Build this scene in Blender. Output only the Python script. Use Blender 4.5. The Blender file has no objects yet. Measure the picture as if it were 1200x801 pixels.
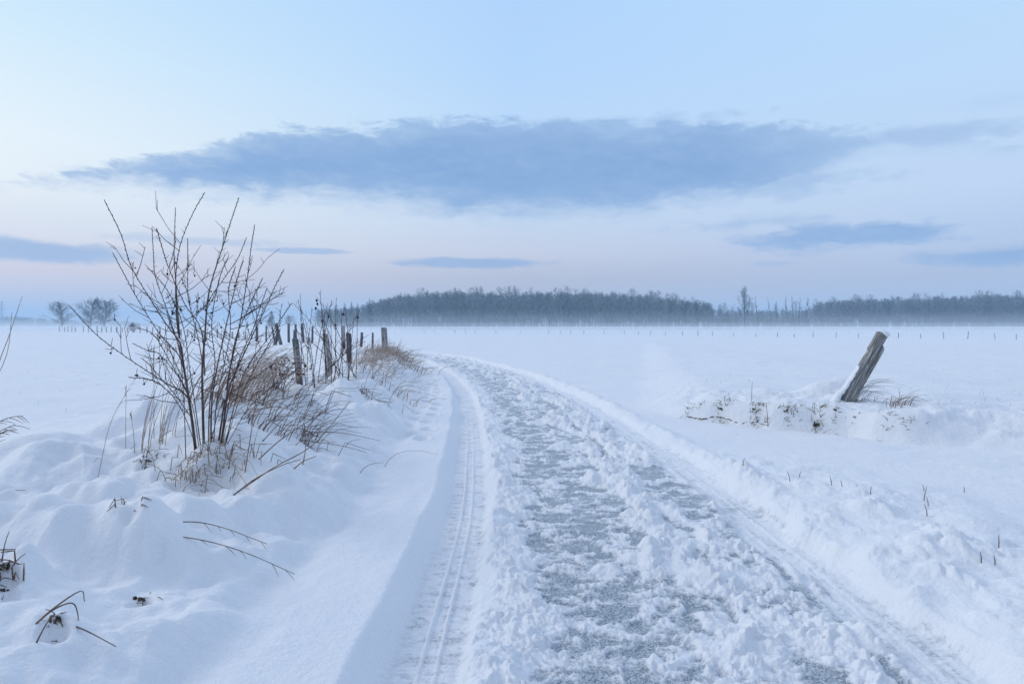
import bpy, math, random
import numpy as np
from mathutils import Vector, Matrix

R = math.radians
sc = bpy.context.scene
col = sc.collection
rng = random.Random(7)
npr = np.random.RandomState(11)

# ------------------------------------------------------------------ camera
CAMH = 1.5
cam_d = bpy.data.cameras.new("camera")
cam = bpy.data.objects.new("camera", cam_d)
col.objects.link(cam)
cam.location = (0, 0, CAMH)
cam.rotation_euler = (R(90), 0, 0)
cam_d.lens = 24.0
cam_d.sensor_width = 36.0
cam_d.shift_y = -18.5 / 1200.0
cam_d.clip_start = 0.05
cam_d.clip_end = 6000
sc.camera = cam
F, CX, HY = 800.0, 600.0, 382.0          # focal length, centre and horizon of the photograph in its pixels

# ------------------------------------------------------------------ exposure
sc.view_settings.view_transform = 'Standard'
sc.view_settings.look = 'None'
sc.view_settings.exposure = 0.0
sc.view_settings.gamma = 1.0
sc.view_settings.use_curve_mapping = False
sc.cycles.max_bounces = 8
sc.cycles.diffuse_bounces = 5
sc.cycles.glossy_bounces = 2
sc.cycles.transmission_bounces = 2
sc.cycles.volume_bounces = 2
sc.cycles.transparent_max_bounces = 8
sc.cycles.use_denoising = True
sc.cycles.caustics_reflective = False
sc.cycles.caustics_refractive = False

def lin(r, g, b):
    f = lambda c: (c / 255 / 12.92) if c / 255 <= 0.04045 else ((c / 255 + 0.055) / 1.055) ** 2.4
    return (f(r), f(g), f(b), 1.0)

# ------------------------------------------------------------------ node helper
class NT:
    def __init__(self, tree):
        self.t = tree
        self.n = tree.nodes
        self.l = tree.links
    def new(self, typ, **kw):
        n = self.n.new(typ)
        for k, v in kw.items():
            setattr(n, k, v)
        return n
    def put(self, sock, v):
        if v is None:
            return
        if isinstance(v, bpy.types.NodeSocket):
            self.l.new(v, sock)
        else:
            sock.default_value = v
    def m(self, op, a, b=None, c=None, clamp=False):
        n = self.new('ShaderNodeMath', operation=op, use_clamp=clamp)
        for i, v in enumerate((a, b, c)):
            self.put(n.inputs[i], v)
        return n.outputs[0]
    def sstep(self, v, a, b, o0=0.0, o1=1.0):
        n = self.new('ShaderNodeMapRange', interpolation_type='SMOOTHSTEP')
        self.put(n.inputs[0], v)
        for i, x in zip((1, 2, 3, 4), (a, b, o0, o1)):
            n.inputs[i].default_value = x
        return n.outputs[0]
    def mix(self, f, a, b, blend='MIX'):
        n = self.new('ShaderNodeMix', data_type='RGBA', blend_type=blend)
        self.put(n.inputs[0], f)
        self.put(n.inputs[6], a)
        self.put(n.inputs[7], b)
        return n.outputs[2]
    def ramp(self, f, stops):
        n = self.new('ShaderNodeValToRGB')
        e = n.color_ramp.elements
        while len(e) < len(stops):
            e.new(0.5)
        for el, (p, c) in zip(e, stops):
            el.position = p
            el.color = c
        self.put(n.inputs[0], f)
        return n.outputs[0]
    def comb(self, x, y, z):
        n = self.new('ShaderNodeCombineXYZ')
        for i, v in enumerate((x, y, z)):
            self.put(n.inputs[i], v)
        return n.outputs[0]
    def noise(self, vec, scale, detail=4.0, rough=0.55, dist=0.0):
        n = self.new('ShaderNodeTexNoise')
        self.put(n.inputs['Vector'], vec)
        n.inputs['Scale'].default_value = scale
        n.inputs['Detail'].default_value = detail
        n.inputs['Roughness'].default_value = rough
        n.inputs['Distortion'].default_value = dist
        return n.outputs[0]
    def mapping(self, vec, scale=(1, 1, 1), loc=(0, 0, 0)):
        n = self.new('ShaderNodeMapping')
        self.put(n.inputs[0], vec)
        n.inputs['Location'].default_value = loc
        n.inputs['Scale'].default_value = scale
        return n.outputs[0]

# ------------------------------------------------------------------ sky
SUN_EL, SUN_AZ = R(33), R(-72)            # azimuth from +Y towards +X: the light comes from the left, ahead
world = bpy.data.worlds.new("World")
sc.world = world
world.use_nodes = True
W = NT(world.node_tree)
W.n.clear()
out = W.new('ShaderNodeOutputWorld')
bg = W.new('ShaderNodeBackground')
W.l.new(bg.outputs[0], out.inputs[0])
tc = W.new('ShaderNodeTexCoord')
sep = W.new('ShaderNodeSeparateXYZ')
W.l.new(tc.outputs['Generated'], sep.inputs[0])
sx, sy, sz = sep.outputs
el = W.m('ARCSINE', sz)
az = W.m('ARCTAN2', sx, sy)
hor = W.m('SQRT', W.m('ADD', W.m('MULTIPLY', sx, sx), W.m('MULTIPLY', sy, sy)))
side = W.m('DIVIDE', sx, W.m('MAXIMUM', hor, 0.001))
fe = W.m('MULTIPLY', el, 1.0 / 1.0, clamp=True)          # elevation in radians, 0..1
def stops(lst):
    return [(p * 0.5, lin(*c)) for p, c in lst]
left_c = W.ramp(fe, stops([(0.0, (187, 199, 224)), (0.135, (226, 217, 224)), (0.23, (230, 233, 240)), (0.345, (241, 248, 252)),
                           (0.447, (239, 250, 255)), (0.68, (216, 240, 255)), (0.89, (198, 230, 255)), (1.15, (194, 224, 255)), (1.9, (197, 213, 243))]))
mid_c = W.ramp(fe, stops([(0.0, (186, 190, 207)), (0.135, (192, 193, 208)), (0.21, (209, 212, 228)), (0.30, (204, 220, 240)),
                          (0.45, (197, 221, 246)), (0.60, (191, 221, 253)), (0.73, (184, 218, 255)), (0.89, (181, 215, 255)), (1.15, (184, 215, 255)), (1.9, (197, 213, 243))]))
right_c = W.ramp(fe, stops([(0.0, (178, 190, 216)), (0.135, (186, 197, 222)), (0.22, (188, 206, 235)), (0.345, (199, 219, 246)),
                            (0.60, (194, 222, 253)), (0.89, (189, 224, 255)), (1.15, (184, 215, 255)), (1.9, (197, 213, 243))]))
wl = W.m('MULTIPLY', side, -1.0 / 0.6, clamp=True)
wr = W.m('MULTIPLY', side, 1.0 / 0.6, clamp=True)
grad = W.mix(wr, W.mix(wl, mid_c, left_c), right_c)

# clouds: banks of vapour at given bearings and heights, broken up by noise
def pa(px, py):
    a = math.atan((px - CX) / F)
    e = math.atan((HY - py) / F * math.cos(a))
    return a, e
cvec = W.comb(W.m('MULTIPLY', az, 1.0), W.m('MULTIPLY', el, 2.6), 0.0)
n_big = W.m('SUBTRACT', W.noise(cvec, 9.0, 5.0, 0.55, 0.3), 0.5)
n_med = W.m('SUBTRACT', W.noise(W.mapping(cvec, loc=(3.1, 1.7, 0.4)), 24.0, 5.0, 0.6, 0.4), 0.5)
n_fin = W.m('SUBTRACT', W.noise(W.mapping(cvec, loc=(9.1, 4.7, 2.4)), 70.0, 4.0, 0.6, 0.2), 0.5)
A0, A1 = pa(40, 200)[0], pa(1190, 200)[0]
tt = W.m('DIVIDE', W.m('SUBTRACT', az, A0), A1 - A0)
def fcurve(pts):
    n = W.new('ShaderNodeFloatCurve')
    c = n.mapping.curves[0]
    while len(c.points) < len(pts):
        c.points.new(0.5, 0.5)
    for p, (px, py) in zip(c.points, pts):
        a, e = pa(px, py)
        p.location = ((a - A0) / (A1 - A0), e / 0.4)
    n.mapping.update()
    W.put(n.inputs['Value'], tt)
    return W.m('MULTIPLY', n.outputs[0], 0.4)
top = fcurve([(40, 214), (90, 207), (160, 190), (220, 184), (260, 170), (305, 157), (380, 157), (450, 152), (530, 144), (600, 146), (680, 146), (800, 146), (900, 152), (980, 156), (1060, 160), (1120, 160), (1190, 180)])
bot = fcurve([(40, 208), (90, 210), (160, 217), (220, 222), (300, 231), (360, 230), (430, 236), (530, 246), (620, 250), (720, 246), (800, 237), (880, 226), (950, 205), (1010, 182), (1060, 172), (1120, 168), (1190, 168)])
jt = W.m('ADD', W.m('ADD', W.m('MULTIPLY', n_med, 0.052), W.m('MULTIPLY', n_fin, 0.009)), 0.007)
jb = W.m('ADD', W.m('ADD', W.m('MULTIPLY', n_big, 0.03), W.m('MULTIPLY', n_med, 0.045)), W.m('ADD', W.m('MULTIPLY', n_fin, 0.015), 0.004))
d_t = W.m('ADD', W.m('SUBTRACT', top, el), jt)
d_b = W.m('ADD', W.m('SUBTRACT', el, bot), jb)
main = W.m('MULTIPLY', W.sstep(d_t, -0.005, 0.010), W.sstep(d_b, -0.020, 0.026))
thick = W.sstep(W.m('ADD', W.m('MINIMUM', d_t, d_b), W.m('ADD', W.m('MULTIPLY', n_big, 0.07), W.m('MULTIPLY', n_med, 0.04))), -0.01, 0.045, 0.58, 1.0)
fade_r = W.sstep(az, pa(820, 180)[0], pa(1170, 180)[0], 1.0, 0.45)
dens = W.m('MULTIPLY', W.m('MULTIPLY', main, thick), fade_r)
def bank(px, py, rx, ry, k, soft, amount, wisp=0.0):
    a, e = pa(px, py)
    a1, e1 = pa(px + rx, py)[0] - a, pa(px, py - ry)[1] - e
    q = W.m('ADD', W.m('POWER', W.m('DIVIDE', W.m('SUBTRACT', az, a), a1), 2.0), W.m('POWER', W.m('DIVIDE', W.m('SUBTRACT', el, e), e1), 2.0))
    q = W.m('SUBTRACT', 1.0, W.m('SQRT', q))
    q = W.m('ADD', q, W.m('ADD', W.m('MULTIPLY', n_big, k), W.m('MULTIPLY', n_med, k)))
    return W.m('MULTIPLY', W.sstep(q, 0.0 + wisp, soft + wisp), amount)
for args in [(985, 277, 190, 21, 1.5, 0.7, 0.88), (865, 262, 130, 13, 1.8, 0.9, 0.4), (1180, 299, 190, 16, 1.4, 0.8, 0.8), (20, 292, 190, 17, 0.8, 0.5, 0.72),
             (360, 294, 75, 5, 0.9, 0.6, 0.6), (230, 282, 150, 8, 1.4, 0.8, 0.35), (552, 308, 125, 8, 0.9, 0.55, 0.72), (880, 222, 160, 20, 1.8, 1.0, 0.4),
             (1060, 163, 190, 18, 1.9, 1.0, 0.45), (930, 212, 170, 16, 1.9, 0.9, 0.5), (250, 212, 190, 16, 2.0, 0.9, 0.45), (560, 240, 200, 16, 2.0, 0.9, 0.4), (700, 145, 260, 10, 2.2, 0.9, 0.4), (1160, 120, 90, 14, 1.6, 1.1, 0.12), (960, 255, 30, 6, 1.2, 0.8, 0.3),
             (905, 309, 40, 4, 1.2, 0.8, 0.3)]:
    dens = W.m('MAXIMUM', dens, bank(*args))
cloud_c = W.ramp(W.m('ADD', W.m('MULTIPLY', n_med, 0.9), 0.5), [(0.2, lin(124, 163, 215)), (0.8, lin(152, 184, 224))])
sky_c = W.mix(dens, grad, cloud_c)
anti = W.sstep(W.m('MULTIPLY', sy, -1.0), -0.15, 0.75, 1.0, 0.66)      # dusk side, away from the glow
sky_c = W.mix(1.0, sky_c, W.comb(anti, anti, W.m('ADD', W.m('MULTIPLY', anti, 0.9), 0.1)), 'MULTIPLY')
nis = W.new('ShaderNodeTexSky', sky_type='NISHITA', sun_disc=False, sun_elevation=SUN_EL, sun_rotation=SUN_AZ)
SKY_S = 0.1
sky_c = W.mix(1.0, sky_c, (1 / SKY_S, 1 / SKY_S, 1 / SKY_S, 1), 'MULTIPLY')
sky_c = W.mix(0.03, sky_c, nis.outputs[0])
W.l.new(sky_c, bg.inputs[0])
bg.inputs[1].default_value = SKY_S

# ------------------------------------------------------------------ sun (very soft and unseen: raised well above the left glow to model the snow)
sl = bpy.data.lights.new("sun", 'SUN')
sl.energy = 0.98
sl.angle = R(26)
sl.color = (1.0, 0.95, 0.90)
sun = bpy.data.objects.new("sun", sl)
col.objects.link(sun)
sd = Vector((math.sin(SUN_AZ) * math.cos(SUN_EL), math.cos(SUN_AZ) * math.cos(SUN_EL), math.sin(SUN_EL)))
sun.rotation_euler = sd.to_track_quat('Z', 'Y').to_euler()
sun.location = (-20, 10, 30)

# ------------------------------------------------------------------ numpy noise
def _hash(ix, iy, seed):
    h = (ix.astype(np.int64) * 374761393 + iy.astype(np.int64) * 668265263 + seed * 974634777) & 0xFFFFFFFF
    h = ((h ^ (h >> 13)) * 1274126177) & 0xFFFFFFFF
    h = (h ^ (h >> 16)) & 0xFFFFFFFF
    return h
def hash01(ix, iy, seed):
    return (_hash(ix, iy, seed) & 0xFFFFFF) / float(0x1000000)
def perlin(x, y, seed=0):
    x0, y0 = np.floor(x), np.floor(y)
    fx, fy = x - x0, y - y0
    u = fx * fx * fx * (fx * (fx * 6 - 15) + 10)
    v = fy * fy * fy * (fy * (fy * 6 - 15) + 10)
    def g(i, j):
        a = hash01(x0 + i, y0 + j, seed) * (2 * math.pi)
        return np.cos(a) * (fx - i) + np.sin(a) * (fy - j)
    a = g(0, 0); b = g(1, 0); c = g(0, 1); d = g(1, 1)
    return 1.5 * ((a + (b - a) * u) * (1 - v) + (c + (d - c) * u) * v)
def fbm(x, y, seed=0, octv=4, gain=0.5):
    s, a, t = 0.0, 1.0, 0.0
    for i in range(octv):
        s = s + a * perlin(x * 2 ** i + 17.3 * i, y * 2 ** i + 5.1 * i, seed + i)
        t += a
        a *= gain
    return s / t
def ss(a, b, v):
    t = np.clip((v - a) / (b - a), 0, 1)
    return t * t * (3 - 2 * t)
def lumps(x, y, cell, seed, prob, r0=0.3, r1=0.75):
    gx, gy = np.floor(x / cell), np.floor(y / cell)
    h = np.zeros_like(x)
    for i in (-1, 0, 1):
        for j in (-1, 0, 1):
            cx, cy = gx + i, gy + j
            px = (cx + hash01(cx, cy, seed)) * cell
            py = (cy + hash01(cx, cy, seed + 1)) * cell
            k = hash01(cx, cy, seed + 2)
            rr = cell * (r0 + (r1 - r0) * hash01(cx, cy, seed + 3))
            d2 = (x - px) ** 2 + (y - py) ** 2
            t = np.clip(1 - d2 / (rr * rr), 0, 1) ** 1.0 * rr
            h = np.maximum(h, np.where(k < prob, t, 0))
    return h

# ------------------------------------------------------------------ the lie of the land
RY = np.array([-60, -20, 0, 2.86, 5.4, 8, 11, 14, 17.6, 20.5, 26, 31, 40, 50, 60, 80.0])
RX = np.array([0.75, 0.75, 0.75, 0.75, 0.76, 0.64, 0.45, 0.2, -0.25, -0.72, -1.9, -3.3, -7, -13, -21, -42.0])
_m = np.gradient(RX, RY)
def road_x(y):
    y = np.clip(y, RY[0], RY[-1])
    i = np.clip(np.searchsorted(RY, y) - 1, 0, len(RY) - 2)
    h = RY[i + 1] - RY[i]
    t = (y - RY[i]) / h
    return ((2 * t ** 3 - 3 * t ** 2 + 1) * RX[i] + (t ** 3 - 2 * t ** 2 + t) * h * _m[i] + (-2 * t ** 3 + 3 * t ** 2) * RX[i + 1] + (t ** 3 - t ** 2) * h * _m[i + 1])
def road_u(x, y):
    s = (road_x(y + 0.2) - road_x(y - 0.2)) / 0.4
    return (x - road_x(y)) / np.sqrt(1 + s * s)
# snowed-over tussocks: x, y, radius along x, radius along y, height
MOUNDS = [(-2.38, 3.74, 0.66, 0.30, 0.19), (-1.92, 3.62, 0.26, 0.19, 0.09), (-2.6, 4.4, 0.62, 0.30, 0.20), (-2.02, 4.2, 0.28, 0.19, 0.08), (-1.72, 4.0, 0.16, 0.12, 0.03), (-2.42, 2.98, 0.40, 0.26, 0.16), (-2.25, 3.2, 0.18, 0.14, 0.06), (-1.5, 3.1, 0.26, 0.42, 0.045), (-1.55, 4.9, 0.3, 0.3, 0.05), (-2.1, 5.1, 0.3, 0.24, 0.09), (-2.55, 5.75, 0.55, 0.5, 0.14), (-2.95, 6.5, 0.55, 0.5, 0.16), (-2.3, 6.7, 0.4, 0.35, 0.10), (-2.75, 7.5, 0.6, 0.45, 0.10), (-2.35, 8.1, 0.45, 0.4, 0.10),
          (-3.2, 8.5, 0.6, 0.6, 0.12), (-2.5, 9.3, 0.5, 0.5, 0.12), (-2.6, 11.0, 0.5, 0.7, 0.14), (-3.4, 10.6, 0.5, 0.6, 0.1), (-2.9, 13.0, 0.6, 0.8, 0.13),
          (-3.6, 14.5, 0.6, 0.8, 0.12), (-3.1, 17, 0.6, 1.0, 0.14), (-4.0, 20, 0.7, 1.2, 0.15), (-3.8, 3.6, 0.9, 0.7, 0.1), (-4.2, 5.4, 0.9, 0.8, 0.1),
          (5.25, 11.25, 0.5, 0.45, 0.17), (5.7, 11.4, 0.7, 0.5, 0.05), (4.7, 10.4, 0.4, 0.35, 0.05), (3.7, 11.0, 0.5, 0.4, 0.03), (6.9, 10.9, 0.8, 0.5, 0.06)]
HOLES = []
FOOT = []
_y = 8.6
while _y < 27:
    for q in (0, 1):
        FOOT.append((road_x(np.array([_y]))[0] - (1.95 if q else 1.72) + rng.uniform(-.05, .05) - 0.12 * max(0, (_y - 18) / 8), _y + (0.36 if q else 0) + rng.uniform(-.06, .06)))
    _y += 0.74
def height(x, y, detail=True):
    """ground height and the share of bare ice plus painted groove shadow, at arrays of points"""
    x = np.asarray(x, float); y = np.asarray(y, float)
    rr = np.hypot(x, y)
    u = road_u(x, y)
    on = ss(90, 70, y)                                     # the lane is lost in the field beyond this
    wob = 0.22 * perlin(x * 0.5, y * 0.7, 3) + 0.1 * perlin(x * 1.7, y * 1.7, 4)
    # left: verge, bank with its crest, then the field falling away and rising gently into the distance
    z = 0.03 * fbm(x * 0.35, y * 0.35, 20, 3) + 0.045 * fbm(x * 0.06, y * 0.06, 21, 3) * ss(8, 40, rr)
    near = ss(60, 30, y)
    bank = ss(-2.05, -3.05, u + wob) * 0.40 * (0.40 + 0.60 * ss(4.4, 6.0, y)) * (1 - 0.22 * ss(8.5, 10.5, y)) - 0.035 * np.exp(-((u + 2.02 + 0.3 * wob) / 0.10) ** 2) * ss(16, 6, y)
    fall = ss(-4.1, -7.0, u) * 0.25
    z = z + (bank - fall) * near * on + ss(0, -6, u) * (ss(10, 110, y) * 0.42) + (1 - near) * ss(-2, -5, u) * 0.05
    z = z + 0.10 * ss(-1.32, -1.44, u + 0.03 * perlin(x * 1.2, y * 0.9, 8)) * on + 0.05 * ss(1.3, 1.6, u) * on
    # tussock relief on the bank
    bm = ss(-1.85, -2.35, u) * ss(-5.1, -4.1, u) * near * on
    z = z + bm * (0.17 * fbm(x * 1.5, y * 1.3, 30, 4) + 0.09 * (0.35 - np.abs(perlin(x * 2.1, y * 1.7, 33))) + 0.025 * perlin(x * 5.5, y * 4.5, 34))
    wbx = x + 0.16 * perlin(x * 1.9, y * 1.9, 37); wby = y + 0.16 * perlin(x * 1.9, y * 1.9, 38)
    z = z + bm * (0.34 * (0.35 + 0.65 * ss(4.4, 6.0, y)) * (1 - 0.55 * ss(8.5, 10.5, y)) * lumps(wbx, wby, 0.85, 150, 0.75, 0.4, 0.8) + 0.30 * lumps(wbx, wby, 0.38, 154, 0.55, 0.35, 0.75) + 0.2 * lumps(wbx, wby, 0.16, 158, 0.3)) * ss(32, 24, y)
    z = z + ss(-1.6, -1.9, u) * ss(-9, -5, u) * on * (0.02 * perlin(x * 2.2, y * 1.6, 35) + 0.009 * perlin(x * 7, y * 6, 36)) * ss(40, 15, y)
    # right: low bank of an old ditch slanting away from the lane, field behind it
    v = (x - 2.8) * 0.665 + (y - 10.8) * 0.747 + 0.16 * perlin(x * 0.9, y * 0.9, 40) + 0.05 * perlin(x * 3.1, y * 3.1, 41)
    wv = 0.16 + 1.1 * ss(5.0, 6.5, x) + 0.6 * ss(3.0, 2.2, x)
    t = np.clip((v + 0.08) / wv, 0, 1)
    ditch = (0.31 * t * t * (3 - 2 * t) - 0.14 * ss(2.0, 9.0, v)) * ss(2.0, 3.3, x - 0.22 * np.maximum(v, 0)) * ss(14, 9, x)
    z = z + ditch * ss(-60, 0, y) - 0.06 * np.exp(-((v + 0.12) / 0.10) ** 2) * ss(2.6, 3.2, x) * ss(6.2, 5.0, x)
    z = z + 0.11 * ss(0.0, 0.3, v) * ss(3.0, 1.0, v) * (fbm(x * 2.4, y * 2.4, 45, 4) + 1.2 * lumps(x, y, 0.45, 160, 0.6)) * ss(2.4, 3.2, x)
    for (mx, my, ra, rb, hh) in MOUNDS:
        q = ((x - mx) / ra) ** 2 + ((y - my) / rb) ** 2
        z = z + 1.3 * hh * np.exp(-q * q * 1.1 - q * 0.3)
    for (mx, my, r_h, d_h) in HOLES:
        q = ((x - mx) ** 2 + (y - my) ** 2) / (r_h * r_h) * (1 + 0.5 * perlin(x * 9, y * 9, 170))
        z = z - d_h * np.exp(-q * q)
    for (mx, my) in FOOT:
        q = ((x - mx) / 0.085) ** 2 + ((y - my) / 0.15) ** 2
        z = z - 0.085 * np.exp(-q * q) + 0.012 * np.exp(-((q - 2.2) ** 2) * 1.2)
    # wind-ruffled crust of the open field
    fld = np.maximum(ss(-4.5, -6.5, u), ss(2.6, 4.0, u))
    z = z + fld * (0.045 * fbm(x * 0.7, y * 1.3, 50, 5, 0.6) + 0.02 * np.abs(perlin(x * 1.3, y * 3.0, 55))) * ss(200, 60, rr)
    ice = np.zeros_like(x)
    if not detail:
        return z, ice
    lane = ss(-1.75, -1.5, u) * ss(3.4, 3.0, u) * on * ss(75, 45, y)
    wx = x + 0.05 * perlin(x * 5, y * 5, 60) + 0.018 * perlin(x * 17, y * 17, 61)
    wy = y + 0.05 * perlin(x * 5, y * 5, 62) + 0.018 * perlin(x * 17, y * 17, 63)
    L1 = lumps(wx, wy, 0.26, 70, 0.6)
    L2 = lumps(wx, wy, 0.13, 74, 0.65)
    L3 = lumps(wx, wy, 0.06, 78, 0.65)
    L4 = lumps(wx, wy, 0.034, 82, 0.6)
    L5 = lumps(x, y, 0.018, 86, 0.5) * ss(8, 5, y)
    lo = fbm(x * 0.8, y * 0.55, 90, 3)
    lo2 = fbm(x * 2.3, y * 1.3, 93, 3)
    uu = u + 0.09 * perlin(x * 1.3, y * 0.9, 95) + 0.04 * perlin(x * 4, y * 3, 96)
    # ridge of thrown snow beside the left rut, ridges between and beside the grooves, crumbs on the ice
    mL = ss(-1.0, -0.88, uu) * ss(-0.56, -0.76, uu + 0.34 * lo2)
    mM = ss(0.05, 0.40, uu + 0.55 * lo2) * ss(1.0, 0.84, uu) * ss(-0.34, 0.02, fbm(x * 1.7 + 9, y * 0.9, 131, 3))
    groove = np.exp(-((uu - 0.43) / 0.045) ** 2) * ss(0.1, -0.25, lo2 - 0.1) + np.exp(-((u + 0.02 * lo2 - 0.89) / 0.04) ** 2) * ss(8.5, 4.5, y) * (0.6 + 0.6 * perlin(x * 1.1, y * 1.1, 136))
    pile = (mL * (0.024 + 0.035 * np.clip(lo2 + 0.2, 0, 1)) + mM * (0.014 + 0.05 * np.clip(lo2 + 0.2, -0.2, 1) + 0.012 * fbm(wx * 7, wy * 7, 133, 3)))
    clod = (mL + mM) * (np.maximum(0.20 * L1 * np.clip(0.4 + 1.9 * lo2, 0, 1.3), 0.36 * L2 * np.clip(0.6 + 1.6 * lo2, 0.1, 1.2)) + 0.42 * L3 + 0.34 * L4 + 0.25 * L5 + 0.003 * perlin(wx * 30, wy * 30, 130))
    patch = fbm(wx * 4.6, wy * 5.8, 97, 5, 0.68) * 1.3
    cen = ss(-0.85, -0.65, uu) * ss(0.75, 0.4, uu)
    crumbs = ss(-1.0, -0.8, uu) * ss(1.10, 0.98, uu) * (0.30 * L1 * ss(0.15, 0.45, lo2 + 0.1) + 0.36 * L2 * ss(0.02, 0.34, lo2 + 0.05) + 0.40 * L3 * np.clip(0.42 + patch * 1.8, 0, 1) + 0.42 * L4 * np.clip(0.55 + patch, 0, 1) + 0.35 * L5)
    film = cen * (0.014 * ss(0.02, 0.34, patch) + 0.006 * ss(-0.3, 0.1, fbm(wx * 9, wy * 13, 101, 4, 0.6)))
    thick = np.maximum(pile + clod, 0) + crumbs * 0.8 + film
    thick = thick * (1 - 0.92 * np.clip(groove, 0, 1)) - 0.012 * np.clip(groove, 0, 1)
    # ruts
    rl = ss(-1.46, -1.30, u) * ss(-0.92, -1.0, u)
    rrt = ss(0.91, 0.99, uu) * ss(1.40, 1.30, uu)
    nearf = ss(11, 5, y)
    tread = 0.0045 * np.sin((y + 0.35 * (u + 1.2) ** 2) * (2 * math.pi / 0.036)) * ss(9, 4, y) + 0.004 * perlin(x * 14, y * 40, 98) + 0.004 * perlin(x * 40, y * 60, 99)
    lines = 0.019 * (np.exp(-((u + 1.165) / 0.009) ** 2) + 0.8 * np.exp(-((u + 1.09) / 0.009) ** 2)) * ss(14, 6, y) * (0.75 + 0.5 * perlin(x * 3, y * 1.2, 100))
    rl = ss(-1.37, -1.29, u) * ss(-0.92, -1.0, u)
    rutz = rl * (-0.045 + tread + lines) + rrt * (-0.05 + 0.004 * perlin(x * 9, y * 5, 134) + 0.012 * np.abs(perlin(u * 15, y * 0.35, 135)) + 0.25 * L3 * ss(0.1, 0.35, lo2) + 0.2 * L4)
    # bank of thrown snow on the right of the lane: clods near the camera, a clean low ridge further on
    br = ss(1.26, 1.42, uu) * ss(3.3, 1.9, uu) * ss(8.5, 6.0, y)
    berm = br * (0.05 + 0.06 * lo2 + 0.06 * lo + 0.28 * L1 * np.clip(0.4 + 1.3 * lo, 0, 1.1) + 0.45 * L2 * np.clip(0.45 + lo2, 0, 1) + 0.35 * L3 * np.clip(0.4 + lo2, 0, 1) + 0.3 * L4 * np.clip(0.4 + lo2, 0, 1))
    big = lumps(wx, wy, 0.5, 110, 0.5)
    berm = berm + ss(1.5, 1.9, uu) * ss(3.4, 2.4, uu) * ss(7.5, 4.5, y) * 0.22 * big
    ridge = np.exp(-((u - 1.48 - 0.06 * lo2) / 0.11) ** 2) * ss(4.0, 7.5, y) * (0.04 + 0.06 * lo2 + 0.22 * L2 + 0.2 * L3) * ss(50, 25, y)
    dz = (thick * (1 - rl) + rutz + (berm + ridge)) * on
    dz = dz + 0.02 * ss(-1.62, -1.5, u) * ss(-1.38, -1.46, u) * perlin(x * 2, y * 1.5, 120)
    z = z + dz * ss(85, 50, y)
    bare = ss(-0.95, -0.75, u) * ss(1.02, 0.86, uu)
    ice = bare * ss(0.030, 0.007, thick) * np.clip(0.66 - 1.25 * patch + 0.2 * lo, 0.16, 1)
    ice = np.maximum(ice, 0.75 * np.clip(groove, 0, 1) * ss(0.035, 0.005, thick))  # near right groove: its dark shadow is painted in as ice colour
    ice = np.maximum(ice, rrt * np.clip(0.12 - 0.9 * fbm(u * 11, y * 1.3, 137, 4, 0.6), 0, 0.42) * ss(22, 8, y))
    ice = np.maximum(ice, ss(-1.34, -1.22, u) * ss(-0.90, -1.0, u) * np.clip(0.24 - 0.5 * fbm(x * 7, y * 10, 121, 4, 0.65), 0.06, 0.42) * ss(-0.01, 0.004, 0.004 - lines))
    ice = np.maximum(ice, rrt * np.clip(-0.02 - 0.8 * fbm(x * 3, y * 5, 122, 4, 0.6), 0, 0.5) * ss(14, 4, y) * ss(0.02, 0.004, 0.3 * L3 * ss(0.0, 0.3, lo2)))
    ice = ice * on * ss(60, 35, y)  # bare ice together with the painted groove shadow
    return z, ice
def gz(x, y):
    return float(height(np.array([x]), np.array([y]))[0][0])
def ground_at(px, py, d0=1.5):
    """where the sight line through a pixel of the photograph meets the ground"""
    d = np.concatenate([np.arange(max(d0, 1.5), 40, 0.02), np.arange(40, 400, 0.25)])
    x = (px - CX) / F * d
    zr = CAMH - (py - HY) / F * d
    z, _ = height(x, d, True)
    k = np.argmax(zr <= z)
    if zr[k] > z[k]:
        k = len(d) - 1
    return Vector((x[k], d[k], z[k]))
HOLES += [(g_.x, g_.y, r_h, d_h) for g_, r_h, d_h in [(ground_at(px, py), r_h, d_h) for px, py, r_h, d_h in [(63, 740, .055, .08), (163, 706, .05, .06), (182, 640, .045, .04), (2, 672, .07, .07), (4, 693, .05, .05), (152, 600, .05, .05), (246, 552, .12, .10), (268, 568, .09, .07), (174, 543, .07, .07), (357, 517, .10, .09), (428, 467, .2, .1), (330, 540, .1, .06)]]]
def at(px, py, d):
    return Vector(((px - CX) / F * d, d, CAMH - (py - HY) / F * d))

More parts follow.
